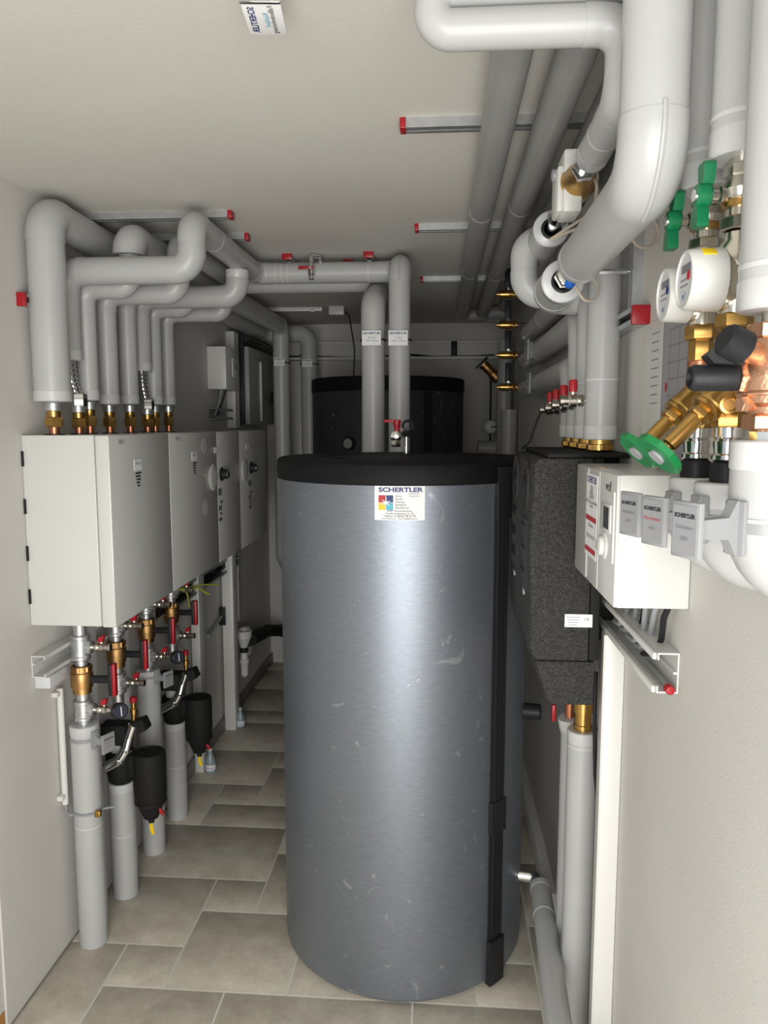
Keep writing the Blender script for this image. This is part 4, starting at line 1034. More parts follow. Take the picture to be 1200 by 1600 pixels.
def water_column(k, label, P, ph):
    """P: pixel rows of the stack"""
    x, y = WX, WY[k]; z = lambda py: wz(k, py)
    t = thing('water_column', label, 'water meter', (x, y, z(P['bot'])), 'water meter columns on the right wall')
    a, b_ = P['nut0']; part(t, 'upper_nut', MB().hexn((x, y, z(b_)), (x, y, z(a)), .0205, .2), 'nickel')
    part(t, 'tail_pipe', MB().cyl((x, y, z(a) - .002), (x, y, z(P['top']) + .01), .016, 18), 'nickel')
    a, b_ = P['ball']; h = z(a) - z(b_)
    part(t, 'ball_valve_body', MB().lathe((x, y, z(b_)), Z_, [(0, .018), (.004, .021), (h * .25, .021), (h * .5, .024), (h * .75, .020), (h, .017)], 24), 'nickel')
    part(t, 'brass_ring', MB().cyl((x, y, z(b_) - .006), (x, y, z(b_) + .002), .0215, 24, .001), 'brass')
    butterfly(t, (x - .045, y, z(P['handle'])))
    a, b_ = P['nut1']; part(t, 'neck', MB().cyl((x, y, z(b_)), (x, y, z(P['ball'][1])), .016, 20), 'nickel')
    part(t, 'meter_nut', MB().hexn((x, y, z(b_)), (x, y, z(a)), .0225, .4), 'nickel')
    a, b_ = P['meter']; h = z(a) - z(b_)
    part(t, 'meter_body', MB().lathe((x, y, z(b_)), Z_, [(0, .016), (h * .12, .018), (h * .25, .027), (h * .5, .032), (h * .75, .027), (h * .88, .018), (h, .016)], 28), 'nickel')
    fc = aty(*P['face'], y); xf = fc.x; zf = fc.z; R_ = .0365
    part(t, 'meter_flange', MB().lathe((x - .004, y, zf), (-1, 0, 0), [(0, .031), (.012, .034), (.016, .038), (.02, .038)], 28), 'nickel')
    cp = part(t, 'meter_cap', MB().lathe((x - .02, y, zf), (-1, 0, 0), [(0, R_ + .001), (.002, R_ + .002), (x - .02 - xf - .003, R_), (x - .02 - xf, R_ - .002), (x - .02 - xf + .0002, R_ - .004), (x - .02 - xf - .003, R_ - .0045)], 40), 'white', 'white round meter cap')
    part(cp, 'meter_face', MB().cyl((xf + .0035, y, zf), (xf + .0022, y, zf), R_ - .0045, 32), 'lightgrey')
    fx = xf + .0018
    part(cp, 'counter_window', MB().quad((fx, y - .002, zf + .014), -Y_, Z_, .034, .010), 'ink_grey', recalc=False)
    mb = MB().quad((fx, y, zf + .001), -Y_, Z_, .036, .0015).quad((fx, y + .004, zf - .006), -Y_, Z_, .03, .0015)
    part(cp, 'face_lines', mb, 'ink_grey', recalc=False)
    part(cp, 'pointer_disc', MB().cyl((fx, y - .014, zf + .004), (fx - .0008, y - .014, zf + .004), .0055, 16), P['dot'])
    part(cp, 'face_lettering', MB().text('m³', (fx, y + .004, zf - .019), -Y_, Z_, .013), 'inkblue', recalc=False)
    an = math.radians(52); o_ = V((0, -math.cos(an), math.sin(an))); tg = V((0, math.sin(an), math.cos(an)))
    part(cp, 'yellow_tab', MB().box(V((xf + .022, y, zf)) + o_ * (R_ + .001), (.016, .014, .002), .0008, (X_, tg, o_)), 'yellow', 'yellow tab')
    a, b_ = P['neck2']; part(t, 'lower_neck', MB().cyl((x, y, z(b_) - .003), (x, y, z(a) + .004), .019, 20), 'nickel')
    a, b_ = P['bnut']; part(t, 'brass_nut', MB().hexn((x, y, z(b_)), (x, y, z(a)), .0225, .3), 'brass')
    a, b_ = P['bbody']; part(t, 'check_valve', MB().hexn((x, y, z(b_)), (x, y, z(a)), .0165, .3), 'brass')
    part(t, 'copper_ring', MB().cyl((x, y, z(b_) - .008), (x, y, z(b_) + .002), .0175, 20, .001), 'copper')
    # slanted stop valve
    zv0, zv1 = z(P['bbody'][1]) - .004, z(P['un'][0]); zm = zv0 * .35 + zv1 * .65
    sv = part(t, 'slant_valve_body', MB().lathe((x, y, zv1), Z_, [(0, .018), (.01, .020), ((zv0 - zv1) * .5, .0195), (zv0 - zv1, .0165)], 22), 'brass')
    wc = aty(*P['wheel'], y - .015); o_ = V((x, y, zm + .012)); d = (wc - o_).normalized(); L = (wc - o_).length
    part(sv, 'slant_bonnet', MB().lathe(o_, d, [(.0, .0185), (.03, .019), (.034, .0205), (.037, .0205), (.039, .019), (.042, .0205), (.046, .0205), (.048, .016)], 24), 'brass')
    part(sv, 'bonnet_hex', MB().hexn(o_ + d * .046, o_ + d * .06, .0155), 'brass')
    part(sv, 'spindle_guide', MB().lathe(o_, d, [(.058, .0105), (L - .012, .0105), (L - .01, .007), (L, .007)], 18), 'brass')
    hw = part(t, 'hand_wheel', MB().lathe(wc - d * .004, d, [(0, .012), (.003, .022), (.002, .028), (.004, .033), (.011, .033), (.013, .030), (.012, .014)], 10), 'green2', 'bright green hand wheel')
    part(hw, 'wheel_disc', MB().cyl(wc + d * .007, wc + d * .0115, .011, 22), 'paper_grey')
    if k == 1: part(sv, 'drain_port', MB().lathe((x - .008, y - .016, z(633)), (-.2, -1, 0), [(0, .0115), (.012, .0115), (.0125, .008), (.008, .007)], 20), 'brass')
    a, b_ = P['un']; part(t, 'union_nut', MB().hexn((x, y, z(b_)), (x, y, z(a)), .0215, .1), 'brass')
    a, b_ = P['press']; h = z(a) - z(b_)
    part(t, 'press_fitting', MB().lathe((x, y, z(b_)), Z_, [(0, .016), (h * .08, .0195), (h * .2, .0195), (h * .25, .017), (h * .6, .0185), (h * .68, .0155), (h * .72, .019), (h, .019)], 24), 'chrome')
    a, b_ = P['blk']; part(t, 'black_press_ring', MB().lathe((x, y, z(b_) - .002), Z_, [(0, .019), (.002, .0205), ((z(a) - z(b_)) * .85, .0205), (z(a) - z(b_), .019)], 24), 'black', 'black press ring')
    return t


water_column(0, 'farther water meter column with green butterfly handle and green hand wheel', dict(top=297, nut0=(305, 324), ball=(325, 354), handle=345, nut1=(374, 390), meter=(388, 492), face=(1036, 461), dot='navy', neck2=(488, 510), bnut=(508, 531), bbody=(530, 566), wheel=(1001, 701), un=(652, 669), press=(669, 719), blk=(717, 748), bot=748), 0)
water_column(1, 'nearer water meter column with green butterfly handle and green hand wheel', dict(top=247, nut0=(258, 278), ball=(278, 318), handle=305, nut1=(340, 361), meter=(364, 474), face=(1068, 438), dot='inkred', neck2=(468, 492), bnut=(490, 513), bbody=(512, 556), wheel=(1034, 706), un=(645, 668), press=(668, 722), blk=(720, 754), bot=754), 0)

# mixing valve on the third pipe
x, y = WX, WY[2]; z = lambda py: wz(2, py)
t = thing('mixing_valve', 'copper coloured mixing valve with two black knobs at the right edge', 'valve', (x, y, z(690)))
part(t, 'top_neck', MB().cyl((x, y, z(512)), (x, y, z(484) + .005), .016, 18), 'nickel')
part(t, 'top_nut', MB().hexn((x, y, z(530)), (x, y, z(505)), .03, .2), 'redbronze')
hb = z(530) - z(655)
bd = part(t, 'valve_body', MB().lathe((x, y, z(655)), Z_, [(0, .022), (hb * .15, .026), (hb * .2, .033), (hb * .45, .037), (hb * .6, .036), (hb * .85, .03), (hb, .026)], 28), 'redbronze')
part(bd, 'body_rib', MB().torus((x, y, z(615)), Z_, .035, .003, 32, 8), 'redbronze')
part(t, 'bottom_nut', MB().hexn((x, y, z(672)), (x, y, z(648)), .03, .1), 'redbronze')
part(t, 'press_fitting', MB().hexn((x, y, z(692)), (x, y, z(672)), .022), 'chrome')
z1_ = z(590); xk = aty(1076, 590, y).x; xh = aty(1152, 590, y).x
part(t, 'side_hex', MB().hexn((xh, y, z1_), (x - .02, y, z1_), .0175), 'redbronze')
kb = part(t, 'test_knob', MB().lathe((xh + .001, y, z1_), (-1, 0, 0), [(0, .0125), (.003, .0145), (xh - xk - .004, .0145), (xh - xk, .012), (xh - xk + .0002, .009), (xh - xk - .005, .008)], 20), 'black', 'black cylindrical knob')
d = V((-.80, -.25, .38)).normalized(); q = aty(1150, 538, y - .03)
part(t, 'knob_neck', MB().cyl((x - .01, y, z(560)), q - d * .008, .012, 18), 'redbronze')
part(t, 'setting_knob', MB().lathe(q - d * .014, d, [(0, .013), (.004, .0185), (.026, .0175), (.030, .014), (.030, .004)], 12), 'black', 'black ribbed setting knob')
part(t, 'knob_pointer', MB().prism([(-.018, -.010), (.012, -.012), (.016, .012), (-.006, .014), (-.026, -.002)], q - d * .012 + V((-.012, 0, -.004)), X_, Z_, (0, .022, 0)), 'black')
part(t, 'plug_screw', MB().hexn((x - .04, y - .012, z(632)), (x - .02, y - .006, z(630)), .009), 'redbronze')

# short pipes bending into the wall under the columns, each with its label holder
JR = [.0345, .0375, .040]
for k, (pt, pb, nm) in enumerate([(747, 896, 'farthest'), (755, 921, 'middle'), (690, 948, 'nearest')]):
    zt = wz(k, pt); zc_ = zpy([1092, 1146, 1205][k], pb, WY[k]) + JR[k]
    pipe('grey pipe bending into the right wall below the water valves, %s one' % nm, [(WX, WY[k], zt), (WX, WY[k], zc_), (XR - .001, WY[k], zc_)], JR[k], ends=(1, 0), R=.052, group='pipes bending into the right wall', bands=[((WX, WY[k], zt - .05), Z_)] if k < 2 else [])
d = V((-.93, -.37, 0)).normalized()
for k, (px, py, nm, lines, rl) in enumerate([(986, 803, 'farthest', ['Kaltwasser', 'KW'], None), (1020, 814, 'middle', ['Warmwasser', 'WW'], 0), (1069, 828, 'nearest', ['Zirkulation', 'ZIRK'], None)]):
    pc = V((WX, WY[k], 0)) + d * .104; pz = aty(px, py, pc.y).z
    label_holder('grey label holder on the %s of the three bent pipes at the right' % nm, (WX, WY[k], pz), JR[k], d, (pc.x, pc.y, pz), .044, .061, lines, 'label holders on the bent pipes', rl)

# ------------------------------------------------------------------ solar controller, trunking, cables
xc, y0, y1 = .294, 1.305, 1.69; zt, zb = zpy(962, 742, y0), zpy(962, 951, y0)
t = thing('heating_controller', 'white boxy heating controller with display on the right wall', 'controller', ((xc + XR) / 2, (y0 + y1) / 2, zb))
part(t, 'housing', MB().bb((xc + .004, y0, zb), (XR - .0005, y1, zt), .004), 'cab')
fc = part(t, 'front_cover', MB().bb((xc, y0 + .002, zb + .001), (xc + .006, y1 - .002, zt - .001), .002), 'cab')
Yof = lambda px, py=800: atx(px, py, xc).y
for px in (918, 936): part(fc, 'cover_seam', MB().bb((xc - .0008, Yof(px) - .0015, zb + .004), (xc + .001, Yof(px) + .0015, zt - .004)), 'white')
part(fc, 'edge_strip', MB().bb((xc - .003, y0 + .012, zb + .075), (xc + .001, y0 + .016, zt - .03), .0008), 'white')
yc = (Yof(937) + Yof(956)) / 2 - .01
ds = part(fc, 'display_frame', MB().bb((xc - .003, yc - .04, zpy(948, 822, 1.45)), (xc + .001, yc + .04, zpy(948, 780, 1.45)), .001), 'white')
part(ds, 'display', MB().bb((xc - .0035, yc - .03, zpy(948, 817, 1.45)), (xc - .0025, yc + .012, zpy(948, 785, 1.45))), 'glass')
zk = zpy(945, 842, 1.47)
part(fc, 'rotary_knob', MB().lathe((xc + .001, yc + .01, zk), (-1, 0, 0), [(0, .026), (.004, .025), (.006, .018), (.012, .017), (.014, .013)], 28), 'white')
part(fc, 'maker_lettering', MB().text('wolf', (xc - .0006, yc - .01, zpy(950, 757, 1.42)), -Y_, Z_, .026), 'ink', recalc=False)
ysx = (Yof(915) + Yof(934)) / 2
st_ = part(fc, 'sticker', MB().bb((xc - .0007, Yof(934) + .004, zpy(925, 862, 1.58)), (xc + .001, Yof(916), zpy(925, 738, 1.58))), 'paper')
zs = lambda py: zpy(925, py, 1.58)
wS = Yof(916) - Yof(934) - .012
part(st_, 'lettering', MB().text('SCHERTLER', (xc - .001, ysx, zs(747)), -Y_, Z_, wS * .17, 'CENTER', 1, .0004), 'navy', recalc=False)
mb = MB()
for q, py in [('Klima', 757), ('Sanitär', 762), ('Heizung', 767), ('Spenglerei', 772), ('83487 Marktschellenberg', 780), ('Telefon', 786), ('Notdienst', 815), ('(0 8650) 98 42 90', 832)]:
    mb.text(q, (xc - .001, ysx, zs(py)), -Y_, Z_, wS * .11)
part(st_, 'small_print', mb, 'ink_grey', recalc=False)
for py in (805, 852): part(st_, 'red_bar', MB().quad((xc - .001, ysx, zs(py)), -Y_, Z_, wS, .010), 'inkred', recalc=False)

tz0, tz1 = zpy(1062, 1084, 1.344), zpy(1062, 1021, 1.344)
t = trunk('open white cable trunking below the heating controller on the right wall', 1.344, 1.90, tz0, tz1, .038, XR, -1, th=.003, lip=.013)
part(t, 'inner_rib', MB().bb((XR - .009, 1.346, tz0 + .034), (XR - .002, 1.89, tz0 + .038)), 'white')
for z_, nm in ((tz0, 'lower'), (tz1 - .013, 'upper')): part(t, 'clip_edge', MB().bb((XR - .046, 1.345, z_), (XR - .0385, 1.899, z_ + .013), .0025), 'white')
for k in range(7):
    yy = 1.36 + .042 * k; xx = XR - .014 - .005 * (k % 3)
    solo('grey_cable', 'grey cable dropping from the controller into the trunking, %s from the near end' % ['first', 'second', 'third', 'fourth', 'fifth', 'sixth', 'seventh'][k], 'cable',
         MB().tube([(xx, yy, zb + .004), (xx - .006, yy + .02, (zb + tz1) / 2 + .01), (xx, yy + .05 + .01 * (k % 2), tz1 + .004), (xx - .006, yy + .09, tz0 + .04), (xx, yy + .17, tz0 + .016 + .006 * (k % 3))], .0056, 10, .05), 'cable_grey' if k % 3 else 'black', 'grey cables under the controller')
q = aty(1046, 1079, 1.34)
t = thing('red_capped_rod', 'thin rod with red round cap lying in the near end of the right trunking', 'rod', (q.x, 1.34, q.z - .007))
part(t, 'rod', MB().cyl((q.x, 1.343, q.z + .004), (q.x, 1.50, q.z + .004), .0045, 12), 'cabgrey')
part(t, 'cap', MB().lathe((q.x, 1.332, q.z + .002), Y_, [(0, .0035), (.0005, .007), (.003, .0085), (.016, .0085), (.018, .006)], 20), 'red')
# vertical trunking, conduit and black cable below
t = thing('trunking_post', 'white vertical trunking on the right wall from the open trunking to the floor', 'trunking', (XR - .025, 1.79, 0))
ztp = zpy(960, 985, 1.75)
yP0 = atx(978, 1000, XR).y; xP0 = aty(946, 1000, yP0).x
part(t, 'profile', MB().bb((xP0, yP0, 0), (XR - .0005, yP0 + .05, tz0 - .002), .003), 'white')
part(t, 'cover_edge', MB().bb((xP0 - .0025, yP0 + .002, .0), (xP0 + .001, yP0 + .008, tz0 - .004)), 'white')
pz = lambda py: zpy(935, py, 1.9)
solo('cable_conduit', 'thin white conduit just behind the white vertical trunking on the right wall', 'conduit', MB().tube([(aty(941, 1200, 1.9).x, 1.90, .0), (aty(941, 1200, 1.9).x, 1.90, pz(1045))], .008, 14), 'white')
solo('black_cable', 'black cable sagging beside the vertical trunking below the black foam box', 'cable', MB().tube([aty(931, 1050, 1.872), aty(929, 1130, 1.872), aty(930, 1210, 1.872), aty(938, 1295, 1.872), aty(937, 1400, 1.872), aty(935, 1590, 1.872)], .005, 10, .1), 'black')

# ------------------------------------------------------------------ black foam pump stations
xs0, xs1 = .205, .338; ztop = zpy(840, 716, 1.73); zmid = zpy(840, 1032, 1.73); zlow = zpy(880, 1104, 1.73)
for k, (a, b_, nm) in enumerate([(1.73, 1.965, 'nearer black speckled foam pump station with white rating label on its side'), (1.97, 2.2, 'farther black speckled foam pump station behind the nearer one')]):
    t = thing('pump_station', nm, 'pump station', ((xs0 + xs1) / 2, (a + b_) / 2, zlow), 'black foam pump stations')
    mbk = MB().prism([(xs0 + .012, ztop), (xs1, ztop), (xs1, zmid), (xs0 + .012, zmid), (xs0, zmid + .03), (xs0 - .004, ztop - .2), (xs0, ztop - .012)], (0, a, 0), X_, Z_, (0, b_ - a, 0))
    bmesh.ops.bevel(mbk.bm, geom=list(mbk.bm.edges), offset=.006, segments=2, profile=.5, affect='EDGES')
    part(t, 'front_shell', mbk, 'epp')
    part(t, 'back_shell', MB().bb((xs1 + .0005, a + .004, zmid), (.362, b_ - .004, ztop), .005), 'rubber')
    part(t, 'wall_bracket', MB().bb((.3625, a + .112, zmid + .02), (XR - .002, b_ - .02, ztop - .002), .004), 'rubber')
    part(t, 'top_cover', MB().bb((xs0 + .03, a + .004, ztop + .0005), (XR - .004, b_ - .004, ztop + .012), .004), 'rubber')
    zl0 = zmid - .002
    mbk = MB().prism([(xs0 + .012, zl0), (xs1 + .018, zl0), (xs1 + .016, zlow), (xs0 + .055, zlow), (xs0 + .042, zlow + .012)], (0, a + .006, 0), X_, Z_, (0, b_ - a - .012, 0))
    bmesh.ops.bevel(mbk.bm, geom=list(mbk.bm.edges), offset=.008, segments=2, profile=.5, affect='EDGES')
    part(t, 'lower_shell', mbk, 'epp')
    ym = (a + b_) / 2
    for zz, rr_ in ((ztop - .07, .058),):
        part(t, 'thermometer_ring', MB().torus((xs0 - .002, ym, zz), X_, rr_, .006, 28, 8), 'epp')
        part(t, 'thermometer', MB().lathe((xs0 + .002, ym, zz), (-1, 0, 0), [(0, .026), (.008, .026), (.012, .02)], 24), 'black')
    part(t, 'pump_recess', MB().bb((xs0 - .006, ym - .055, ztop - .32), (xs0 + .004, ym + .055, ztop - .145), .004), 'black')
    for j in range(3):
        part(t, 'pump_rib', MB().bb((xs0 - .010, ym - .035, ztop - .30 + .055 * j), (xs0 - .004, ym + .035, ztop - .27 + .055 * j), .003), 'epp')
    part(t, 'front_mark', MB().bb((xs0 - .0055, ym - .012, zmid + .13), (xs0 + .001, ym + .012, zmid + .155)), 'grey_plastic')
    if k == 0:
        c0 = aty(904, 970, a - .001)
        lb = part(t, 'rating_label', MB().box((c0.x, a - .0005, c0.z), (.062, .002, .030), .0006), 'paper', 'white rating label')
        mb = MB()
        for j in range(4): mb.quad((c0.x - .012, a - .0018, c0.z + .008 - .006 * j), X_, Z_, .03 - .004 * j, .0012)
        part(lb, 'print_lines', mb, 'ink_grey', recalc=False)
        part(lb, 'mark_letters', MB().text('CE', (c0.x + .018, a - .0018, c0.z + .003), X_, Z_, .009), 'ink', recalc=False)

# risers from the pump stations
RY = [1.80, 1.93, 2.055, 2.165]; RXx = .362; rr = .0365; zr0 = zpy(930, 686, 1.8)
ztops = [2.215, 2.095, 1.99, 1.87]; yend = [3.0, 3.3, 3.35, 3.4]
nm = ['nearest and widest looking', 'second', 'third', 'farthest']
for k in range(4):
    y = RY[k]
    t = pipe('pale riser from the pump stations on the right wall, %s' % (nm[k] + (' of four' if k == 0 else ' from the front')), [(RXx, y, zr0), (RXx, y, ztops[k]), (RXx, yend[k], ztops[k])], rr, ends=(1, 0), R=.055, group='pale risers above the pump stations', bands=[((RXx, y, 1.82), Z_), ((RXx, 2.7 + .1 * k, ztops[k]), Y_)])
    u_ = part(t, 'brass_union', MB().lathe((RXx, y, ztop + .0125), Z_, [(0, .024), (.004, .03), ((zr0 - ztop - .012) * .55, .03), ((zr0 - ztop - .012) * .6, .026), (zr0 - ztop - .012, .026)], 20), 'brass')
    part(u_, 'union_hex', MB().hexn((RXx, y, ztop + .016), (RXx, y, ztop + .03), .0325), 'brass')
    # red handled vent valve pointing into the room
    zv = aty([888, 873, 861, 850][k], [626, 632, 637, 640][k], y).z
    v = thing('vent_ball_valve', 'small nickel ball valve with red handle on the %s riser by the pump stations' % ['nearest', 'second', 'third', 'farthest'][k], 'valve', (RXx - .07, y, zv), 'red handled valves on the risers')
    vb = part(v, 'valve_body', MB().lathe((RXx - rr + .004, y, zv), (-1, 0, 0), [(0, .009), (.006, .009), (.008, .014), (.016, .014), (.018, .011), (.024, .015), (.038, .015), (.042, .011), (.05, .011), (.052, .013), (.06, .013)], 18), 'nickel')
    part(vb, 'hex_collar', MB().hexn((RXx - rr - .012, y, zv), (RXx - rr - .003, y, zv), .0155), 'nickel')
    xh = RXx - rr - .027
    part(v, 'handle_neck', MB().cyl((xh, y, zv + .01), (xh, y, zv + .022), .006, 12), 'nickel')
    part(v, 'handle', MB().lathe((xh, y, zv + .02), Z_, [(0, .008), (.002, .0095), (.022, .010), (.027, .008)], 14), 'red', 'red knob handle')
q0 = aty(836, 645, 2.2); solo('black_cable', 'thin black cable hanging from the row of red handled valves', 'cable', MB().tube([(RXx - rr - .05, 2.2, aty(850, 640, 2.2).z - .012), (aty(838, 660, 2.2).x, 2.2, zpy(838, 660, 2.2)), (aty(828, 690, 2.2).x, 2.2, zpy(828, 690, 2.2)), (aty(816, 706, 2.22).x, 2.22, ztop + .006)], .003, 8, .03), 'black')

# pipes below the pump stations
xp, yp = min(aty(908, 1250, 1.985).x, .3785), 1.985; zp = zpy(905, 1140, yp)
t = pipe('thick pale pipe standing on the floor below the black pump stations', [(xp, yp, 0), (xp, yp, zp)], .0388, ends=(0, 1), elbow=False, bands=[((xp, yp, zp - .04), Z_)])
part(t, 'brass_tail', MB().lathe((xp, yp, zp - .002), Z_, [(0, .02), (.002, .024), (.018, .024), (.02, .022), (.05, .022), (.052, .026), (zlow - zp + .012, .026)], 22), 'brass')
xq, yq = .378, 2.12; zq = zpy(880, 1120, yq)
t = pipe('pale pipe half hidden behind the thick one below the pump stations', [(xq, yq, 0), (xq, yq, zq - .05), (xq - .01, yq - .002, zq)], .034, ends=(0, 1), elbow=False, R=.1)
part(t, 'copper_tail', MB().cyl((xq - .01, yq, zq - .003), (xq - .01, yq, zlow + .004), .014, 16), 'copper')
solo('valve_lever', 'red lever under the black pump station', 'lever', MB().box((aty(865, 1113, 2.17).x, 2.17, zpy(865, 1113, 2.17)), (.012, .02, .05), .003), 'red')
# floor pipe with chrome elbow coming from the tank
yE = 2.33; e_ = aty(846, 1386, yE); xE, zE = e_.x - .003, e_.z; rF = .0325
F0 = V((xE, yE, zE)); F1 = aty(873, 1600, 1.75); fd = (F1 - F0).normalized(); Fe = F0 + fd * 1.2
t = thing('floor_pipe', 'grey insulated pipe from a chrome elbow at the tank running low along the right wall', 'pipe', (F1.x, F1.y, F1.z - rF))
part(t, 'jacket', MB().tube([F0, Fe], rF, 28), 'pvc')
part(t, 'joint_band', MB().lathe(F0 + fd * .15, fd, [(0, rF), (.001, rF * 1.03), (.005, rF * 1.03), (.006, rF)], 28), 'collar')
part(t, 'end_collar', MB().lathe(F0 - fd * .001, fd, [(0, rF * .95), (.002, rF * 1.03), (.028, rF * 1.03), (.0295, rF * .99)], 28), 'collar')
G = F0 - fd * .055
part(t, 'chrome_elbow', MB().tube([F0 + fd * .004, G, G + V((-.07, .012, 0))], .022, 20, .032), 'chrome', 'shiny chrome elbow')
part(t, 'press_ring', MB().torus(F0 - fd * .006, fd, .0235, .005, 24, 8), 'chrome')
for d_ in (.75, 1.1):
    q = F0 + fd * d_
    part(t, 'support_foot', MB().bb((q.x - .015, q.y - .015, min(0, q.z - .1)), (q.x + .015, q.y + .015, max(.004, q.z - rF + .004)), .001), 'zinc') if q.z - rF > .02 else None

# rails, bracket and threaded rod on the right wall
q = atx(1000, 488, XR)
rail('vertical zinc rail on the right wall behind the big white pipe', (XR, q.y, ZC - .02), (XR, q.y, q.z + .008), (-1, 0, 0), group='zinc rails on the right wall')
q2 = aty(988, 487, 1.66)
rail('short horizontal zinc rail with red cap on the right wall', (XR, 1.97, q2.z - .01), (XR, 1.64, q2.z - .01), (-1, 0, 0), wdt=.036, hgt=.034, group='zinc rails on the right wall')
zz = aty(990, 424, q.y).z
t = thing('threaded_rod', 'horizontal threaded rod from the vertical wall rail to the big white pipe', 'rod', (.35, q.y, zz - .008))
part(t, 'rod', MB().cyl((xB1 + .02, q.y, zz), (XR - .024, q.y, zz), .0032, 10), 'zinc')
part(t, 'long_nut', MB().hexn((XR - .095, q.y, zz), (XR - .03, q.y, zz), .0062), 'zinc')
q3 = atz(914, 229, ZC - .012); rail('short zinc ceiling rail with red cap beside the white actuator', (q3.x + .07, q3.y, ZC), (q3.x + .004, q3.y, ZC), dn, group='zinc rails on the right wall')
q4 = aty(1003, 370, 1.62)
solo('beige_cable', 'beige cable loop hanging beside the vertical wall rail', 'cable', MB().torus((q4.x - .005, 1.58, q4.z), (.35, -1, 0), .030, .0032, 32, 8), 'cable_beige')

# sheets fixed to the right wall
Yx = lambda px: atx(px, 620, XR).y
zA, zB = zpy(1045, 745, Yx(1045)), zpy(1045, 498, Yx(1045))
t = thing('wall_sheet', 'grey printed diagram sheet on the right wall behind the water valves', 'paper', (XR, Yx(1060), zA))
part(t, 'sheet', MB().bb((XR - .002, Yx(1100), zA), (XR - .0004, Yx(1034), zB)), 'paper_grey')
mb = MB()
for j in range(7): mb.quad((XR - .0024, (Yx(1100) + Yx(1040)) / 2, zB - .02 - .03 * j), -Y_, Z_, abs(Yx(1100) - Yx(1040)) * .9, .0012)
part(t, 'diagram_lines', mb, 'ink_grey', recalc=False)
mb = MB()
for j in range(4): mb.quad((XR - .0024, Yx(1046 + 14 * j), (zA + zB) / 2 + .02), -Y_, Z_, .0012, (zB - zA) * .7)
part(t, 'diagram_uprights', mb, 'ink_grey', recalc=False)
part(t, 'red_mark', MB().quad((XR - .0026, Yx(1042), zpy(1042, 605, Yx(1042))), -Y_, Z_, .012, .016), 'inkred', recalc=False)
t = thing('wall_sheet', 'narrow pale printed strip on the right wall left of the diagram sheet', 'paper', (XR, Yx(1022), zA))
part(t, 'sheet', MB().bb((XR - .0022, Yx(1033), zA + .005), (XR - .0004, Yx(1006), zB + .01)), 'white')
mb = MB()
for j in range(9): mb.quad((XR - .0026, Yx(1023), zB - .015 - .017 * j), -Y_, Z_, .05, .002)
part(t, 'print_lines', mb, 'ink_grey', recalc=False)

# ------------------------------------------------------------------ dark manifold in the far right corner
for (px, yy, za, zb_, r, lb) in [(788, 4.55, 0, zpy(788, 545, 4.55), .042, 'dark vertical pipe in the far right corner, left one'), (818, 4.3, 0, zpy(818, 640, 4.3), .045, 'dark vertical pipe in the far right corner, right one')]:
    xx = min(aty(px, 620, yy).x, XR - .05)
    pipe(lb, [(xx, yy, za), (xx, yy, 2.2 if px < 800 else zb_)], r, elbow=False, group='vertical pipes in the far right corner')
for k, py in enumerate([460, 508, 555, 605]):
    yy = 3.5; a = aty(776, py, yy); b_ = aty(808, py, yy)
    lab_ = ['topmost brass valve with black handle in the far right corner', 'second brass valve from the top in the far right corner', 'third brass valve from the top in the far right corner', 'lowest brass valve with black handle in the far right corner'][k]
    t = thing('brass_valve', lab_, 'valve', ((a.x + b_.x) / 2, yy, a.z), 'brass valves in the far right corner')
    L = b_.x - a.x
    vb = part(t, 'valve_body', MB().lathe(a, X_, [(0, .007), (L * .12, .008), (L * .14, .015), (L * .3, .017), (L * .6, .018), (L * .62, .014), (L * .72, .014), (L * .74, .018), (L, .018)], 20), 'brass')
    part(vb, 'hex_collar', MB().hexn((a.x + L * .76, yy, a.z), (a.x + L * .92, yy, a.z), .0195), 'brass')
    part(t, 'connector', MB().cyl((b_.x - .002, yy, a.z), (.40, yy, a.z), .009, 14), 'chrome')
    part(t, 'handle', MB().box((a.x + L * .55, yy - .0, a.z + .065), (.028, .016, .085), .004), 'black', 'black upright handle')
    part(t, 'handle_screw', MB().cyl((a.x + L * .55, yy - .012, a.z + .022), (a.x + L * .55, yy + .004, a.z + .022), .006, 10), 'chrome')
for k, (yy, z_, nm2) in enumerate([(2.75, 2.02, 'upper'), (2.75, 1.89, 'lower')]):
    px, py = [(824, 513), (826, 580)][k]
    c_ = aty(px, py, 2.9)
    label_holder('grey label holder on the dark pipes at the right, %s one' % nm2, (RXx, 2.9, ztops[2 if k == 0 else 3]), rr, (-1, -.1, 0), (c_.x, 2.9, ztops[2 if k == 0 else 3]), .06, .075, ['Heizkreis', 'VL' if k == 0 else 'RL'], 'label holders on the dark pipes')
q = aty(766, 580, 4.6)
t = thing('strainer', 'dark slanted strainer valve in the far right corner', 'valve', q)
d = V((-.7, 0, .7)).normalized()
part(t, 'body', MB().lathe(q + V((.05, 0, -.05)), d, [(0, .03), (.05, .032), (.06, .026), (.11, .026), (.115, .03), (.13, .03)], 20), 'bronze')
part(t, 'cap', MB().box(q + d * .07, (.012, .04, .09), .003, (d, Y_, d.cross(Y_))), 'black')
part(t, 'branch', MB().cyl(q + V((.05, 0, -.05)), (aty(788, 620, 4.55).x - .02, 4.56, q.z - .05), .022, 16), 'bronze')
q = aty(766, 667, 4.7)
t = thing('round_knob', 'pale round wall knob in the far right corner', 'knob', q)
part(t, 'disc', MB().lathe(q, (0, -1, 0), [(0, .03), (.01, .038), (.03, .038), (.036, .028)], 24), 'lightgrey')
part(t, 'pin', MB().cyl(q - V((0, .03, 0)), q + V((.06, -.03, 0)), .007, 10), 'black')
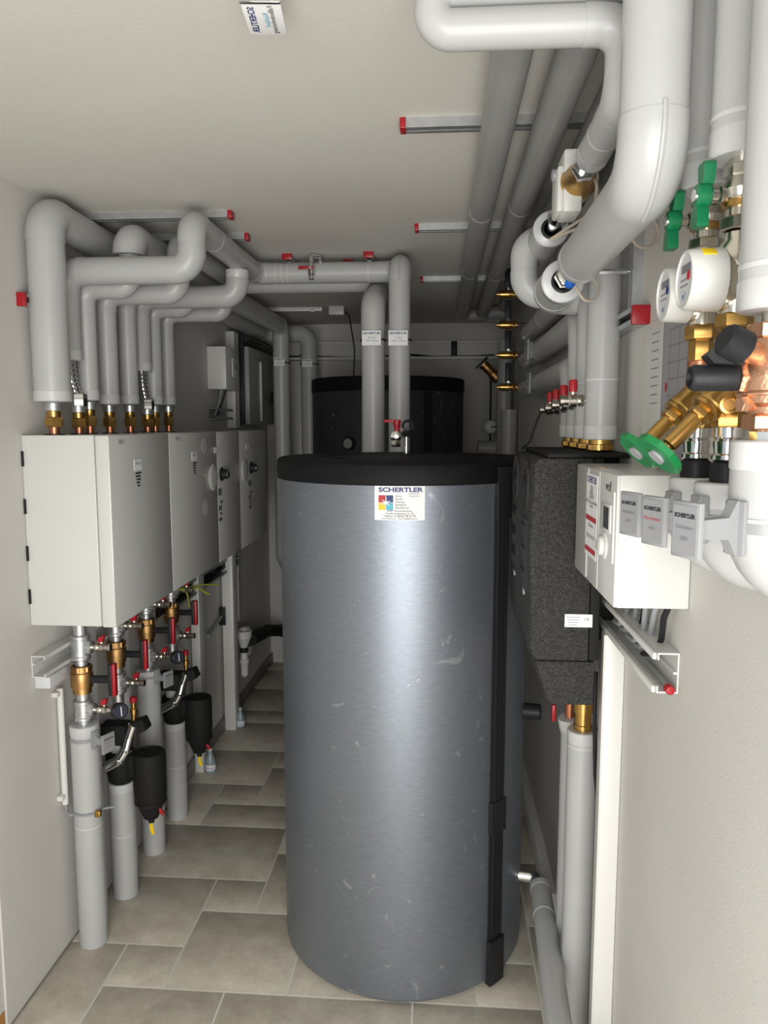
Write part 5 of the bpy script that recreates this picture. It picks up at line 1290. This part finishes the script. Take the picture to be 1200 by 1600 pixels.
part(t, 'rod', MB().cyl(q - V((0, 0, .25)), q + V((0, 0, .35)), .006, 8), 'black')
q = aty(762, 700, 4.7); solo('stub_pipe', 'short pale horizontal pipe stub beside the dark tank, right', 'pipe', MB().cyl((q.x - .06, 4.7, q.z), (q.x + .12, 4.7, q.z), .045, 24, .003), 'pvc')
q = aty(770, 509, 4.5); solo('silver_coupling', 'ribbed silver coupling at the end of the dark ceiling pipes', 'coupling', MB().lathe((.33, 4.55, 2.345), (-1, 0, 0), [(0, .045), (.005, .047)] + [(.01 + .008 * j, .047 if j % 2 else .044) for j in range(8)] + [(.08, .04)], 24), 'foil')

# ------------------------------------------------------------------ hanging label near the camera
P_ = [atz(375, 6, 2.345), atz(438, 5, 2.345), atz(448, 53, 2.345), atz(392, 56, 2.345)]
c_ = sum(P_, V((0, 0, 0))) / 4; wd = ((P_[1] - P_[0]).length + (P_[2] - P_[3]).length) / 2; hd = abs(P_[0].y - P_[3].y)
t = thing('hanging_label', 'white pipe label plate hanging flat under the ceiling near the camera', 'label', (c_.x, c_.y, 2.343))
ln = (P_[3] - P_[0] + P_[2] - P_[1]); ln.z = 0; hl = ln.length / 2; yy_ = ln.normalized(); xx_ = V((yy_.y, -yy_.x, 0)); xx_ = xx_ if xx_.x > 0 else -xx_
part(t, 'plate', MB().box((c_.x, c_.y, 2.347), (wd, hl, .004), .001, (xx_, yy_, Z_)), 'paper')
part(t, 'holder_edge', MB().box(c_ - yy_ * (hl / 2 + .004) + V((0, 0, .003)), (wd * 1.04, .008, .01), .002, (xx_, yy_, Z_)), 'chrome')
part(t, 'bracket', MB().bb((c_.x - .015, c_.y - hl / 2 - .02, 2.349), (c_.x + .015, c_.y - hl / 2 + .01, ZC - .0005), .002), 'grey_plastic')
o = V((c_.x, c_.y, 2.3444)); vdir = xx_; udir = yy_
part(t, 'lettering', MB().text('SCHERTLER', o - vdir * wd * .28, udir, -vdir, hl * .155, 'CENTER', 1, .0003), 'navy', recalc=False)
part(t, 'pipe_name', MB().text('Rücklauf', o + vdir * wd * .06, udir, -vdir, hl * .13), 'inkteal', recalc=False)
part(t, 'pipe_use', MB().text('Fußbodenheizung', o + vdir * wd * .22, udir, -vdir, hl * .125), 'ink', recalc=False)
